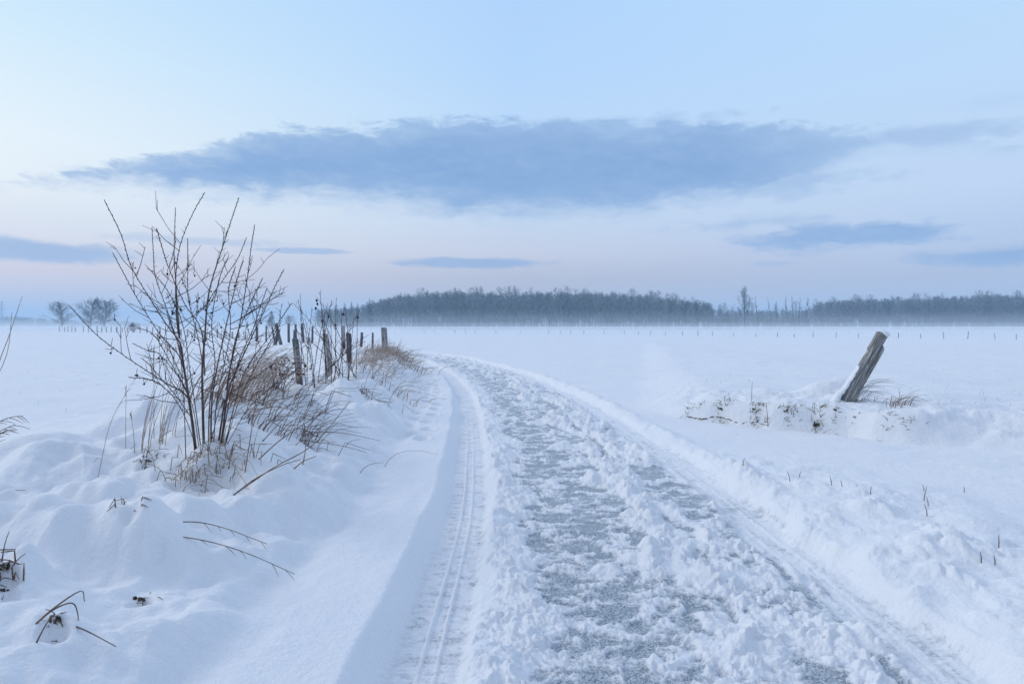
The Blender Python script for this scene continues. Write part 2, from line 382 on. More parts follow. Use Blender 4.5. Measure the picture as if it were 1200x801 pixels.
# ------------------------------------------------------------------ materials
def mat_new(name):
    m = bpy.data.materials.new(name)
    m.use_nodes = True
    t = NT(m.node_tree)
    b = t.n['Principled BSDF']
    return m, t, b
def bump(t, b, h, strength, dist, normal=None):
    n = t.new('ShaderNodeBump')
    n.inputs['Strength'].default_value = strength
    n.inputs['Distance'].default_value = dist
    t.put(n.inputs['Height'], h)
    if normal is not None:
        t.put(n.inputs['Normal'], normal)
    t.l.new(n.outputs[0], b.inputs['Normal'])
    return n.outputs[0]
SNOW = (0.86, 0.875, 0.90, 1)
def snow_material(name, with_ice, with_soil=False):
    m, t, b = mat_new(name)
    tcn = t.new('ShaderNodeTexCoord')
    P = tcn.outputs['Object']
    fine = t.noise(P, 170, 3, 0.6)
    mid = t.noise(P, 38, 4, 0.6)
    big = t.noise(P, 0.7, 4, 0.6)
    snow = t.mix(t.sstep(big, 0.35, 0.7), (0.845, 0.865, 0.90, 1), (0.88, 0.89, 0.905, 1))
    colr = snow
    rough = 0.75
    if with_soil:
        at_ = t.new('ShaderNodeAttribute', attribute_name='ice')
        k = t.m('MULTIPLY', at_.outputs['Fac'], t.m('ADD', 0.5, t.noise(P, 30, 3, 0.6)))
        colr = t.mix(t.sstep(k, 0.3, 0.65), snow, (0.07, 0.06, 0.05, 1))
    if with_ice:
        at_ = t.new('ShaderNodeAttribute', attribute_name='ice')  # bare ice, with the groove shadow painted into the same mask
        a = at_.outputs['Fac']
        st = t.noise(t.mapping(P, (8, 17, 12)), 1.0, 7, 0.72, 0.4)
        sp = t.noise(P, 90, 4, 0.7)
        ic = t.mix(t.sstep(sp, 0.36, 0.66), (0.17, 0.21, 0.25, 1), (0.62, 0.68, 0.74, 1))
        f = t.m('ADD', t.m('MULTIPLY', a, 1.45), t.m('MULTIPLY', t.m('SUBTRACT', st, 0.5), 3.0))
        f = t.sstep(f, 0.15, 1.35)
        f = t.m('MULTIPLY', f, t.sstep(a, 0.02, 0.15))
        colr = t.mix(f, snow, ic)
        rough = t.m('SUBTRACT', 0.75, t.m('MULTIPLY', f, 0.38))
    t.put(b.inputs['Base Color'], colr)
    t.put(b.inputs['Roughness'], rough)
    b.inputs['Specular IOR Level'].default_value = 0.25
    h = t.m('ADD', t.m('MULTIPLY', fine, 0.35), mid)
    h = t.m('ADD', h, t.m('MULTIPLY', t.noise(P, 11, 3, 0.55), 1.6))
    bump(t, b, h, 0.55, 0.02)
    return m
M_SNOW = snow_material("snow", False)
M_ROAD = snow_material("rutted snow over ice", True)
def plain(name, c1, c2, scale=8.0, rough=0.85, stretch=(1, 1, 1), frost=0.0, frost_from=0.25):
    m, t, b = mat_new(name)
    tcn = t.new('ShaderNodeTexCoord')
    P = tcn.outputs['Object']
    n = t.noise(t.mapping(P, stretch), scale, 4, 0.6)
    c = t.mix(t.sstep(n, 0.35, 0.65), c1, c2)
    if frost > 0:
        g = t.new('ShaderNodeNewGeometry')
        s = t.new('ShaderNodeSeparateXYZ')
        t.l.new(g.outputs['Normal'], s.inputs[0])
        k = t.m('MULTIPLY', t.sstep(s.outputs[2], frost_from, frost_from + 0.3), t.sstep(t.noise(P, scale * 2.3, 3, 0.6), 0.40, 0.58))
        c = t.mix(t.m('MULTIPLY', k, frost), c, SNOW)
    t.put(b.inputs['Base Color'], c)
    b.inputs['Roughness'].default_value = rough
    b.inputs['Specular IOR Level'].default_value = 0.2
    return m, t, b
M_BARK, *_ = plain("bark", (0.075, 0.062, 0.055, 1), (0.16, 0.14, 0.125, 1), 22, stretch=(1, 1, .3), frost=0.5, frost_from=0.5)
M_TWIG, *_ = plain("reddish twig", (0.07, 0.045, 0.045, 1), (0.12, 0.075, 0.07, 1), 18)
M_BERRY, *_ = plain("dried berry", (0.02, 0.016, 0.02, 1), (0.045, 0.03, 0.035, 1), 30, rough=0.5)
M_STRAW, *_ = plain("straw", (0.27, 0.185, 0.135, 1), (0.42, 0.34, 0.28, 1), 9, frost=0.6, frost_from=0.4)
M_DARKSTRAW, *_ = plain("dead stem", (0.115, 0.078, 0.06, 1), (0.23, 0.16, 0.125, 1), 9, frost=0.25, frost_from=0.4)
M_GREEN, *_ = plain("frozen grass", (0.13, 0.13, 0.075, 1), (0.27, 0.23, 0.15, 1), 12)
M_LEAF, *_ = plain("withered leaf", (0.09, 0.055, 0.04, 1), (0.17, 0.105, 0.075, 1), 14, frost=0.4, frost_from=0.5)
M_SOIL, *_ = plain("bare soil", (0.03, 0.025, 0.02, 1), (0.12, 0.10, 0.08, 1), 16)
M_FAR, *_ = plain("frosted bark", (0.028, 0.034, 0.040, 1), (0.07, 0.078, 0.088, 1), 0.25, frost=0.6, frost_from=0.4)
M_RANK, *_ = plain("pale frosted bark", (0.07, 0.078, 0.088, 1), (0.28, 0.29, 0.31, 1), 0.5, frost=0.8, frost_from=0.3)
M_FIR, *_ = plain("conifer needles", (0.012, 0.028, 0.026, 1), (0.03, 0.05, 0.045, 1), 0.6, frost=0.25, frost_from=0.6)
M_STEEL, *_ = plain("galvanised steel", (0.25, 0.26, 0.28, 1), (0.32, 0.33, 0.35, 1), 2)
def wood(name, c_dark, c_mid, c_light):
    m, t, b = mat_new(name)
    tcn = t.new('ShaderNodeTexCoord')
    P = tcn.outputs['Object']
    g1 = t.noise(t.mapping(P, (1, 1, 0.045)), 75, 5, 0.65, 0.4)
    g2 = t.noise(t.mapping(P, (1, 1, 0.10), (3, 1, 5)), 22, 5, 0.7, 0.3)
    g3 = t.noise(P, 5, 4, 0.6)
    c = t.mix(t.sstep(g1, 0.36, 0.62), c_dark, c_mid)
    c = t.mix(t.sstep(g2, 0.46, 0.68), c, c_light)
    c = t.mix(t.m('MULTIPLY', t.sstep(g3, 0.52, 0.7), 0.35), c, (0.12, 0.12, 0.10, 1))
    t.put(b.inputs['Base Color'], c)
    b.inputs['Roughness'].default_value = 0.9
    b.inputs['Specular IOR Level'].default_value = 0.15
    bump(t, b, t.m('ADD', g1, g2), 0.8, 0.012)
    return m
M_WOOD = wood("weathered wood", (0.075, 0.07, 0.066, 1), (0.33, 0.32, 0.31, 1), (0.60, 0.585, 0.57, 1))
M_WOOD2 = wood("dark damp wood", (0.035, 0.035, 0.037, 1), (0.125, 0.13, 0.138, 1), (0.26, 0.27, 0.285, 1))

# ------------------------------------------------------------------ mesh helpers
class MB:
    """collects tubes, ribbons and blobs as arrays, then links them as one mesh object"""
    def __init__(self):
        self.v, self.f, self.n = [], [], 0
    def add(self, v, f):
        v = np.asarray(v, float)
        self.v.append(v)
        self.f.append([tuple(int(i) + self.n for i in q) for q in f])
        self.n += len(v)
    def tube(self, pts, rad, sides=5, cap=True):
        pts = np.asarray(pts, float)
        k = len(pts)
        rad = np.full(k, rad) if np.isscalar(rad) else np.asarray(rad, float)
        tan = np.gradient(pts, axis=0)
        tan /= np.linalg.norm(tan, axis=1)[:, None] + 1e-9
        ref = np.array([0.31, 0.92, 0.17]) if abs(tan[0][2]) > 0.6 else np.array([0.1, 0.2, 1.0])
        a = np.cross(tan, ref)
        a /= np.linalg.norm(a, axis=1)[:, None] + 1e-9
        b = np.cross(tan, a)
        ph = np.arange(sides) * 2 * math.pi / sides
        ring = (pts[:, None, :] + rad[:, None, None] * (np.cos(ph)[None, :, None] * a[:, None, :] + np.sin(ph)[None, :, None] * b[:, None, :]))
        f = [(i * sides + j, i * sides + (j + 1) % sides, (i + 1) * sides + (j + 1) % sides, (i + 1) * sides + j) for i in range(k - 1) for j in range(sides)]
        if cap:
            f.append(tuple(range(sides))[::-1])
            f.append(tuple((k - 1) * sides + j for j in range(sides)))
        self.add(ring.reshape(-1, 3), f)
    def blob(self, c, r, seed=0, rings=5, seg=7, rough=0.25):
        rr = np.random.RandomState(seed)
        v, f = [], []
        for i in range(1, rings):
            th = math.pi * i / rings
            for j in range(seg):
                p = 2 * math.pi * j / seg
                k = 1 + rough * (rr.rand() - 0.5)
                v.append((c[0] + r[0] * k * math.sin(th) * math.cos(p), c[1] + r[1] * k * math.sin(th) * math.sin(p), c[2] + r[2] * k * math.cos(th)))
        for i in range(rings - 2):
            for j in range(seg):
                f.append((i * seg + j, i * seg + (j + 1) % seg, (i + 1) * seg + (j + 1) % seg, (i + 1) * seg + j))
        n = len(v)
        v += [(c[0], c[1], c[2] + r[2]), (c[0], c[1], c[2] - r[2])]
        for j in range(seg):
            f.append((n, (j + 1) % seg, j))
            f.append((n + 1, (rings - 2) * seg + j, (rings - 2) * seg + (j + 1) % seg))
        self.add(v, f)
    def leaf(self, c, d, up, ln, wd):
        c, d, up = Vector(c), Vector(d).normalized(), Vector(up).normalized()
        s = d.cross(up).normalized() * wd
        n = s.cross(d).normalized() * wd * 0.35
        pts = [c, c + d * ln * .45 + s + n, c + d * ln, c + d * ln * .45 - s + n, c + d * ln * .5]
        self.add([tuple(p) for p in pts], [(0, 1, 4), (1, 2, 4), (2, 3, 4), (3, 0, 4)])
    def build(self, name, mat, parent=None, smooth=True, offset=None):
        me = bpy.data.meshes.new(name)
        if self.v:
            vv = np.concatenate(self.v)
            if offset is not None:
                vv = vv - np.array(offset)
            me.from_pydata(vv.tolist(), [], [q for l in self.f for q in l])
        me.materials.append(mat)
        if smooth:
            me.polygons.foreach_set('use_smooth', np.ones(len(me.polygons), bool))
        o = bpy.data.objects.new(name, me)
        col.objects.link(o)
        if parent is not None:
            o.parent = parent
        return o
def tag(o, label=None, cat=None, group=None, kind=None):
    for k, v in (('label', label), ('category', cat), ('group', group), ('kind', kind)):
        if v:
            o[k] = v
    return o
def thing(name, label, cat, loc, group=None, rot=(0, 0, 0)):
    o = bpy.data.objects.new(name, None)
    col.objects.link(o)
    o.empty_display_size = 0.2
    o.location = loc
    o.rotation_euler = rot
    return tag(o, label, cat, group)
def bez(p0, p1, p2, n=6):
    t = np.linspace(0, 1, n)[:, None]
    return (1 - t) ** 2 * np.array(p0) + 2 * t * (1 - t) * np.array(p1) + t * t * np.array(p2)

ONES = ['first', 'second', 'third', 'fourth', 'fifth', 'sixth', 'seventh', 'eighth', 'ninth', 'tenth', 'eleventh', 'twelfth', 'thirteenth', 'fourteenth', 'fifteenth', 'sixteenth', 'seventeenth', 'eighteenth', 'nineteenth']
def nth(k):
    if k < 20:
        return ONES[k - 1]
    t, o = divmod(k, 10)
    return {2: 'twentieth', 3: 'thirtieth'}[t] if o == 0 else {2: 'twenty', 3: 'thirty'}[t] + '-' + ONES[o - 1]
# ------------------------------------------------------------------ ground and lane
def rings():
    r = [0.0, 0.5, 1.0, 1.5, 1.9, 2.2, 2.4]
    while r[-1] < 1500:
        a = r[-1]
        r.append(a + max(0.0062, min(a * a / 1250.0, 0.0050 * a if a < 70 else 0.012 * a if a < 300 else 0.05 * a)))
    return np.array(r)
RR = rings()
fa = np.linspace(-44, 44, 1250)
AA = np.radians(np.concatenate([fa, np.linspace(44, 316, 120)[1:-1]]))
nr, na = len(RR), len(AA)
gx = RR[1:, None] * np.sin(AA)[None, :]
gy = RR[1:, None] * np.cos(AA)[None, :]
zz, ice = height(gx.ravel(), gy.ravel())
V = np.stack([gx.ravel(), gy.ravel(), zz], 1)
i = np.arange(nr - 2)[:, None]; j = np.arange(na)[None, :]; j2 = (j + 1) % na
Q = np.stack([i * na + j, i * na + j2, (i + 1) * na + j2, (i + 1) * na + j], -1).reshape(-1, 4)[:, ::-1]
e1 = V[Q[:, 2]] - V[Q[:, 0]]; e2 = V[Q[:, 3]] - V[Q[:, 1]]
fn = np.cross(e1, e2)
fn /= np.linalg.norm(fn, axis=1)[:, None] + 1e-12
VN = np.zeros_like(V)
for k in range(4):
    for c in range(3):
        VN[:, c] += np.bincount(Q[:, k], fn[:, c], len(V))
VN /= np.linalg.norm(VN, axis=1)[:, None] + 1e-12
cen = V[Q].mean(1)
cu = road_u(cen[:, 0], cen[:, 1])
is_road = (cu > -1.5) & (cu < 1.45) & (cen[:, 1] < 72) & (cen[:, 1] > -40)
def sheet(name, faces, mat, extra=False):
    used = np.unique(faces)
    remap = np.full(len(V), -1)
    remap[used] = np.arange(len(used))
    q = remap[faces]
    me = bpy.data.meshes.new(name)
    me.vertices.add(len(used))
    me.vertices.foreach_set('co', V[used].astype(np.float32).ravel())
    me.loops.add(q.size)
    me.loops.foreach_set('vertex_index', q.astype(np.int32).ravel())
    me.polygons.add(len(q))
    me.polygons.foreach_set('loop_start', np.arange(0, q.size, 4, dtype=np.int32))
    me.polygons.foreach_set('use_smooth', np.ones(len(q), bool))
    if extra:
        a = me.attributes.new('ice', 'FLOAT', 'POINT')
        a.data.foreach_set('value', ice[used].astype(np.float32))
    me.materials.append(mat)
    me.update(calc_edges=True)
    me.normals_split_custom_set_from_vertices(VN[used].tolist())
    o = bpy.data.objects.new(name, me)
    col.objects.link(o)
    o['kind'] = 'structure'
    return o
ground = sheet('ground', Q[~is_road], M_SNOW)
road = sheet('road', Q[is_road], M_ROAD, True)

# ------------------------------------------------------------------ air
def air(name, x0, x1, y0, y1, z0, z1, density, colr, aniso):
    v = [(x, y, z) for x in (x0, x1) for y in (y0, y1) for z in (z0, z1)]
    f = [(0, 1, 3, 2), (4, 6, 7, 5), (0, 4, 5, 1), (2, 3, 7, 6), (0, 2, 6, 4), (1, 5, 7, 3)]
    b = MB()
    b.add(v, f)
    m = bpy.data.materials.new(name)
    m.use_nodes = True
    t = NT(m.node_tree)
    t.n.clear()
    o_ = t.new('ShaderNodeOutputMaterial')
    p = t.new('ShaderNodeVolumePrincipled')
    p.inputs['Color'].default_value = colr
    p.inputs['Density'].default_value = density
    p.inputs['Anisotropy'].default_value = aniso
    t.l.new(p.outputs[0], o_.inputs['Volume'])
    o = b.build(name, m, smooth=False)
    o['kind'] = 'stuff'
    return o
haze = air('haze', -1600, 1600, -1600, 1600, -1.6, 34, 0.0009, (0.53, 0.78, 1.0, 1), 0.0)
air('ground_mist', -720, 720, 55, 520, -1.2, 1.46, 0.006, (0.93, 0.96, 1.0, 1), 0.0)
air('ground_mist', -700, 700, 95, 510, -1.1, 2.4, 0.0019, (0.93, 0.96, 1.0, 1), 0.0)
air('ground_mist', -680, 680, 125, 500, -1.0, 4.8, 0.0014, (0.90, 0.95, 1.0, 1), 0.0)

# ------------------------------------------------------------------ trees of the far wood
def branch_segs(seed, H, spread, first, up, nb=34, sub=5, twig=5, thick=0.018, lean=0.0, top_forks=3):
    """a bare tree as trunk and limb segments: rows of p0, p1, r0, r1"""
    r_ = random.Random(seed)
    trunk, crown = [], []
    p = Vector((0, 0, -0.5)); d = Vector((r_.uniform(-lean, lean), r_.uniform(-lean, lean), 1)).normalized()
    n = 9
    spine = [p.copy()]
    for k in range(n):
        d = (d + Vector((r_.uniform(-.06, .06), r_.uniform(-.06, .06), 0.05))).normalized()
        p = p + d * (H * 0.93 / n)
        spine.append(p.copy())
    rad = lambda f: max(thick * H * (1 - f) ** 0.8, 0.03)
    for k in range(n):
        trunk.append((spine[k], spine[k + 1], rad(k / n), rad((k + 1) / n)))
    def limb(p, d, ln, r, lev):
        segs = 3
        for s in range(segs):
            d = (d + Vector((r_.uniform(-.2, .2), r_.uniform(-.2, .2), up * 0.25))).normalized()
            q = p + d * ln / segs
            crown.append((p, q, max(r * (1 - s / segs * .6), .016), max(r * (1 - (s + 1) / segs * .6), .012)))
            if lev < 2:
                for _ in range(sub if lev == 0 else twig):
                    t = r_.random()
                    a = Vector((r_.uniform(-1, 1), r_.uniform(-1, 1), r_.uniform(-.35, .9))).normalized()
                    dd = (d * 0.75 + a * 0.85).normalized()
                    limb2 = ln * (r_.uniform(.25, .5) if lev == 0 else r_.uniform(.2, .45))
                    if lev == 0 and s >= 0 and r_.random() < .62:
                        limb(p.lerp(q, t), dd, limb2, r * .4, 1)
                    elif lev == 1 and r_.random() < .55:
                        c0 = p.lerp(q, t)
                        crown.append((c0, c0 + dd * limb2 * 1.3, .016, .008))
            p = q
    for k in range(nb):
        f = first + (1 - first) * (k + r_.random()) / nb
        s = min(int(f * n), n - 1)
        p = spine[s].lerp(spine[s + 1], f * n - s)
        a = r_.uniform(0, 2 * math.pi)
        w = math.sin(min(1, (1 - f) / (1 - first) * 1.25 + 0.16) * math.pi * .5)
        dd = Vector((math.cos(a), math.sin(a), up + 0.5 * f)).normalized()
        limb(p, dd, spread * w * r_.uniform(.6, 1.1), rad(f) * .45, 0)
    return trunk, crown
def seg_arrays(segs, sides=3):
    p0 = np.array([tuple(s[0]) for s in segs]); p1 = np.array([tuple(s[1]) for s in segs])
    r0 = np.array([s[2] for s in segs]); r1 = np.array([s[3] for s in segs])
    t = p1 - p0
    t /= np.linalg.norm(t, axis=1)[:, None] + 1e-9
    ref = np.where(np.abs(t[:, 2:3]) > .8, np.array([[1.0, 0.2, 0]]), np.array([[0, 0.1, 1.0]]))
    a = np.cross(t, ref); a /= np.linalg.norm(a, axis=1)[:, None] + 1e-9
    b = np.cross(t, a)
    ph = np.arange(sides) * 2 * math.pi / sides
    o = np.cos(ph)[None, :, None] * a[:, None, :] + np.sin(ph)[None, :, None] * b[:, None, :]
    v = np.concatenate([p0[:, None, :] + r0[:, None, None] * o, p1[:, None, :] + r1[:, None, None] * o], 1)
    n = len(segs)
    base = (np.arange(n) * 2 * sides)[:, None, None]
    jj = np.arange(sides); j2 = (jj + 1) % sides
    q = np.stack([jj, j2, j2 + sides, jj + sides], -1)[None] + base
    return v.reshape(-1, 3), q.reshape(-1, 4)
def quick_mesh(name, v, q, mat):
    me = bpy.data.meshes.new(name)
    me.vertices.add(len(v)); me.vertices.foreach_set('co', np.asarray(v, np.float32).ravel())
    me.loops.add(q.size); me.loops.foreach_set('vertex_index', q.astype(np.int32).ravel())
    me.polygons.add(len(q)); me.polygons.foreach_set('loop_start', np.arange(0, q.size, q.shape[1], dtype=np.int32))
    me.materials.append(mat)
    me.update(calc_edges=True)
    return me
def link(name, me, parent=None, loc=None, rz=0.0, s=None):
    o = bpy.data.objects.new(name, me)
    col.objects.link(o)
    if parent is not None:
        o.parent = parent
    if loc is not None:
        o.location = loc
    o.rotation_euler = (0, 0, rz)
    if s is not None:
        o.scale = s
    return o
WOODTREES, WOODARR = [], []
for k in range(7):
    tr, cr = branch_segs(100 + k, 17.0, 3.9 + .4 * (k % 3), 0.20 + 0.06 * (k % 4), 0.35 + .12 * (k % 3), nb=34, sub=4, twig=3, thick=0.012)
    v, q = seg_arrays(tr + cr)
    WOODTREES.append(quick_mesh('wood_tree', v, q, M_RANK))
    WOODARR.append((v, q))
def far_base(px, d):
    x = (px - CX) / F * d
    return Vector((x, d, gz(x, d) - 0.1))
def prof(px):
    """height of the wood's outline above the horizon, in the photograph's pixels, by bearing"""
    xs = [395, 430, 455, 480, 510, 600, 700, 760, 790, 815, 830, 860, 895, 940, 962, 975, 1000, 1060, 1120, 1170, 1200, 1260, 1330]
    hs = [25, 31, 38, 42, 46, 46, 45, 42, 38, 35, 31, 28, 27, 29, 33, 35, 36, 38, 40, 43, 42, 41, 37]
    return float(np.interp(px, xs, hs))
# the mass of the wood behind its first rank, and the brush under it
mv, mq, mn = [], [], 0
def mass_tree(px, d, hpx, wide=1.0):
    global mn
    v, q = WOODARR[npr.randint(7)]
    h = hpx * d / F + CAMH
    s = h / 16.6
    a = npr.rand() * 6.28
    b = far_base(px, d)
    ca, sa = math.cos(a), math.sin(a)
    vv = np.stack([(v[:, 0] * ca - v[:, 1] * sa) * s * wide + b.x, (v[:, 0] * sa + v[:, 1] * ca) * s * wide + b.y, v[:, 2] * s + b.z], 1)
    mv.append(vv); mq.append(q + mn); mn += len(vv)
for row in range(4):
    px = 372 + npr.rand() * 6
    while px < 1330:
        d = 292 + row * 14 + npr.uniform(-4, 4) + (25 if px > 950 else 0)
        gap = 832 < px < 955
        if not (gap and row > 2):
            k = prof(px) * npr.uniform(0.86, 1.0) * (1.0 if not gap else 0.8)
            if px < 430:
                k = min(k, prof(px)) * .9
            mass_tree(px, d, k * .94, 1.3)
        px += npr.uniform(4.5, 9.0) * (1.0 if not gap else 1.15)
wood_mass = link('wood', quick_mesh('wood', np.concatenate(mv), np.concatenate(mq), M_FAR))
tag(wood_mass, 'dense mass of frosted leafless trees behind the wood edge', 'wood', kind='stuff')
def brush(name, px0, px1, d0, d1, count, hmin, hmax, seed, mat):
    r_ = np.random.RandomState(seed)
    segs = []
    for _ in range(count):
        px = r_.uniform(px0, px1); d = r_.uniform(d0, d1)
        x = (px - CX) / F * d
        b = Vector((x, d, 0.1))
        h = r_.uniform(hmin, hmax)
        for k in range(7):
            a = r_.uniform(0, 6.28); s = r_.uniform(.15, .6)
            p1 = b + Vector((math.cos(a) * s * h * .5, math.sin(a) * s * h * .5, h * r_.uniform(.4, .6)))
            p2 = p1 + Vector((math.cos(a) * s * h * .6, math.sin(a) * s * h * .6, h * r_.uniform(.1, .5)))
            segs += [(b, p1, .05, .035), (p1, p2, .035, .015)]
            for _t in range(4):
                q0 = p1.lerp(p2, r_.rand())
                segs.append((q0, q0 + Vector((r_.uniform(-1, 1), r_.uniform(-1, 1), r_.uniform(-.1, .8))) * h * .22, .025, .012))
    v, q = seg_arrays(segs)
    return link(name, quick_mesh(name, v, q, mat))
tag(brush('undergrowth', 372, 1330, 282, 300, 1000, 3.0, 8.5, 5, M_FAR), 'frosted undergrowth along the foot of the wood', 'undergrowth', kind='stuff')
# the first rank: stems one can tell apart against the dark of the wood
def rank(px0, px1, step, dist, label, group, jitter=0.24):
    px, k = px0, 0
    while px < px1:
        k += 1
        d = dist + npr.uniform(-5, 4)
        h = (prof(px) * npr.uniform(1 - jitter, 1.12)) * d / F + CAMH
        s = h / 16.6
        o = link('wood_tree', WOODTREES[npr.randint(7)], None, far_base(px, d), npr.rand() * 6.28, (s, s, s))
        tag(o, label % nth(k) if '%s' in label else label, 'tree', group)
        px += npr.uniform(step * .6, step * 1.4)
rank(436, 826, 5.2, 284, 'bare frosted tree in the front rank of the long wood across the field', 'trees at the edge of the long wood')
rank(966, 1290, 6.0, 312, 'bare frosted tree in the front rank of the wood behind the leaning post', 'trees at the edge of the right-hand wood')
rank(834, 962, 9.0, 288, 'low bare tree in the gap between the two woods, %s from the long wood', 'low trees between the two woods', 0.25)

def big_tree(name, label, px, pyt, d, spread, first, up, seed, nb, group=None, thick=0.018, sub=5, twig=4, fork=0.0, hscale=1.0, tr_mat=M_FAR):
    H = ((HY - pyt) * d / F + CAMH - 0.3) * hscale
    tr, cr = branch_segs(seed, H, spread, first, up, nb=nb, sub=sub, twig=twig, thick=thick)
    b = far_base(px, d)
    o = thing(name, label, 'tree', b, group)
    v, q = seg_arrays(tr, 6)
    t = link('trunk', quick_mesh('trunk', v, q, tr_mat), o)
    v, q = seg_arrays(cr, 3)
    link('crown', quick_mesh('crown', v, q, tr_mat), o)
    return o
# lone trees in the mist to the left
big_tree('field_tree', 'small round-crowned bare tree in the mist, at the outer end of the three', 73, 353, 235, 5.0, 0.20, 0.25, 31, 44, 'round trees in the misty field', 0.024)
big_tree('field_tree', 'broad bare tree in the mist, middle one of the three and tallest', 106, 349, 232, 5.6, 0.18, 0.3, 33, 48, 'round trees in the misty field', 0.024)
big_tree('field_tree', 'bare tree in the mist with crown touching its taller neighbour, nearest the berry shrub', 122, 351, 233, 5.0, 0.18, 0.25, 35, 44, 'round trees in the misty field', 0.024)
# tall thin trees standing clear of the gap in the wood
big_tree('tall_tree', 'tall fan-crowned bare tree standing clear above the gap in the wood', 873, 333, 272, 5.6, 0.25, 0.75, 41, 26, None, 0.019, 5, 5)
for (px, pyt, sp, sd_, lab) in [(888, 340, 1.0, 43, 'thin bare pole of a tree just beside the tall fan-crowned tree'), (904, 342, 1.1, 45, 'thin bare tree standing alone midway in the gap of the wood'),
                                (911, 348, 1.6, 46, 'short bare tree leaning beside the lone thin tree in the gap'),
                                (923, 341, 1.3, 47, 'first of the row of thin upright trees before the second wood'), (931, 341, 1.4, 49, 'second thin upright tree before the second wood, full height'),
                                (937, 342, 1.4, 51, 'third thin upright tree before the second wood'), (944, 344, 2.2, 53, 'bushier upright tree ending the row of thin trees before the second wood')]:
    big_tree('slender_tree', lab, px, pyt, 275, sp, 0.25, 0.9, sd_, 18, 'thin upright trees in the gap', 0.011, 4, 3)
for (px, pyt, sp, sd_, lab) in [(803, 351, 2.6, 61, 'rounded bare tree near the end of the long wood'), (818, 351, 3.2, 63, 'rounded bare tree closing the end of the long wood')]:
    big_tree('end_tree', lab, px, pyt, 278, sp, 0.2, 0.7, sd_, 34, 'rounded trees ending the long wood', 0.014)
for (px, pyt, sp, sd_, lab) in [(468, 337, 1.8, 65, 'bare treetop rising from the left shoulder of the long wood'), (474, 338, 1.6, 66, 'twin bare treetop beside the first on the shoulder of the long wood'),
                                (497, 338, 2.0, 68, 'bare treetop rising a little right of the wood shoulder')]:
    big_tree('shoulder_tree', lab, px, pyt, 300, sp, 0.4, 1.1, sd_, 24, 'treetops on the shoulder of the wood', 0.012)
# conifers
def conifer(label, px, pyt, d, width, seed, group=None, base=None):
    H = (HY - pyt) * d / F + CAMH
    r_ = random.Random(seed)
    b = far_base(px, d)
    o = thing('conifer', label, 'conifer', b, group)
    m = MB()
    m.tube([(0, 0, -.3), (0, 0, H * .5), (0, 0, H * .97)], [H * .016, H * .01, .03], 6)
    m.build('trunk', M_BARK, o)
    m = MB()
    z = H * 0.12
    while z < H * .99:
        f = 1 - z / H
        for k in range(9):
            a = r_.uniform(0, 6.28)
            ln = width * (f ** .75) * r_.uniform(.6, 1.1) + .12
            dd = Vector((math.cos(a), math.sin(a), -0.15 - .25 * f))
            c = Vector((0, 0, z + r_.uniform(0, .5)))
            m.leaf(c, dd, (0, 0, 1), ln, ln * .22)
            for s in (-1, 1):
                c2 = c + dd * ln * r_.uniform(.3, .6)
                m.leaf(c2, dd + Vector((-dd.y, dd.x, 0)) * s * .7, (0, 0, 1), ln * .55, ln * .13)
        z += H * 0.035
    m.build('crown', M_FIR, o)
    return o
for k, (px, pyt, w, lab) in enumerate([(384, 360, 2.6, 'low dark conifer at the outer end of the wood behind the thin shrub'), (394, 356, 2.4, 'dark conifer behind the thin shrub, second from the wood end'),
                                       (404, 355, 2.5, 'dark conifer behind the upright fence posts, third from the wood end'), (412, 353.5, 2.4, 'dark conifer behind the fence posts, fourth from the wood end'),
                                       (419, 355, 2.3, 'dark conifer just before the pointed one at the wood edge'), (433, 349.5, 2.5, 'pointed dark conifer, tallest at the wood edge')]):
    conifer(lab, px, pyt, 280, w, 200 + k, 'conifers at the wood end')
conifer('flat-topped dark conifer rising above the second wood', 1147, 341, 318, 2.6, 220, 'conifers in the second wood')
conifer('dark conifer beside the flat-topped one in the second wood', 1161, 342, 320, 2.2, 221, 'conifers in the second wood')
conifer('single small conifer out in the mist behind the fence posts', 318, 366, 210, 2.3, 222)
big_tree('field_tree', 'faint low bare tree in the mist beside the lone small conifer', 339, 369, 240, 2.6, 0.2, 0.5, 71, 24)
# very distant strip of wood, far left, and a pylon over it
segs = []
for _ in range(240):
    px = npr.uniform(-90, 175); d = npr.uniform(600, 640)
    hp = float(np.interp(px, [-90, 0, 30, 45, 60, 140, 175], [15, 14, 13, 12, 9, 8.5, 4])) * npr.uniform(.75, 1.0)
    x = (px - CX) / F * d
    h = hp * d / F + 1
    b = Vector((x, d, 0))
    segs.append((b, b + Vector((0, 0, h * .6)), .25, .2))
    for k in range(16):
        a = npr.uniform(0, 6.28)
        c0 = b + Vector((0, 0, h * npr.uniform(.2, .75)))
        segs.append((c0, c0 + Vector((math.cos(a) * 2.4, math.sin(a) * 2.4, h * .26)), .22, .08))
v, q = seg_arrays(segs)
tag(link('distant_wood', quick_mesh('distant_wood', v, q, M_FAR)), 'faint strip of distant wood low on the horizon behind the lone trees', 'wood', kind='stuff')
pb = far_base(2, 700)
py_ = thing('pylon', 'faint lattice power pylon over the distant strip of wood', 'pylon', pb)
m = MB()
for sx_ in (-1, 1):
    for sy_ in (-1, 1):
        m.tube([(sx_ * 2.4, sy_ * 2.4, -.2), (sx_ * .6, sy_ * .6, 18), (sx_ * .2, sy_ * .2, 27)], .12, 4)
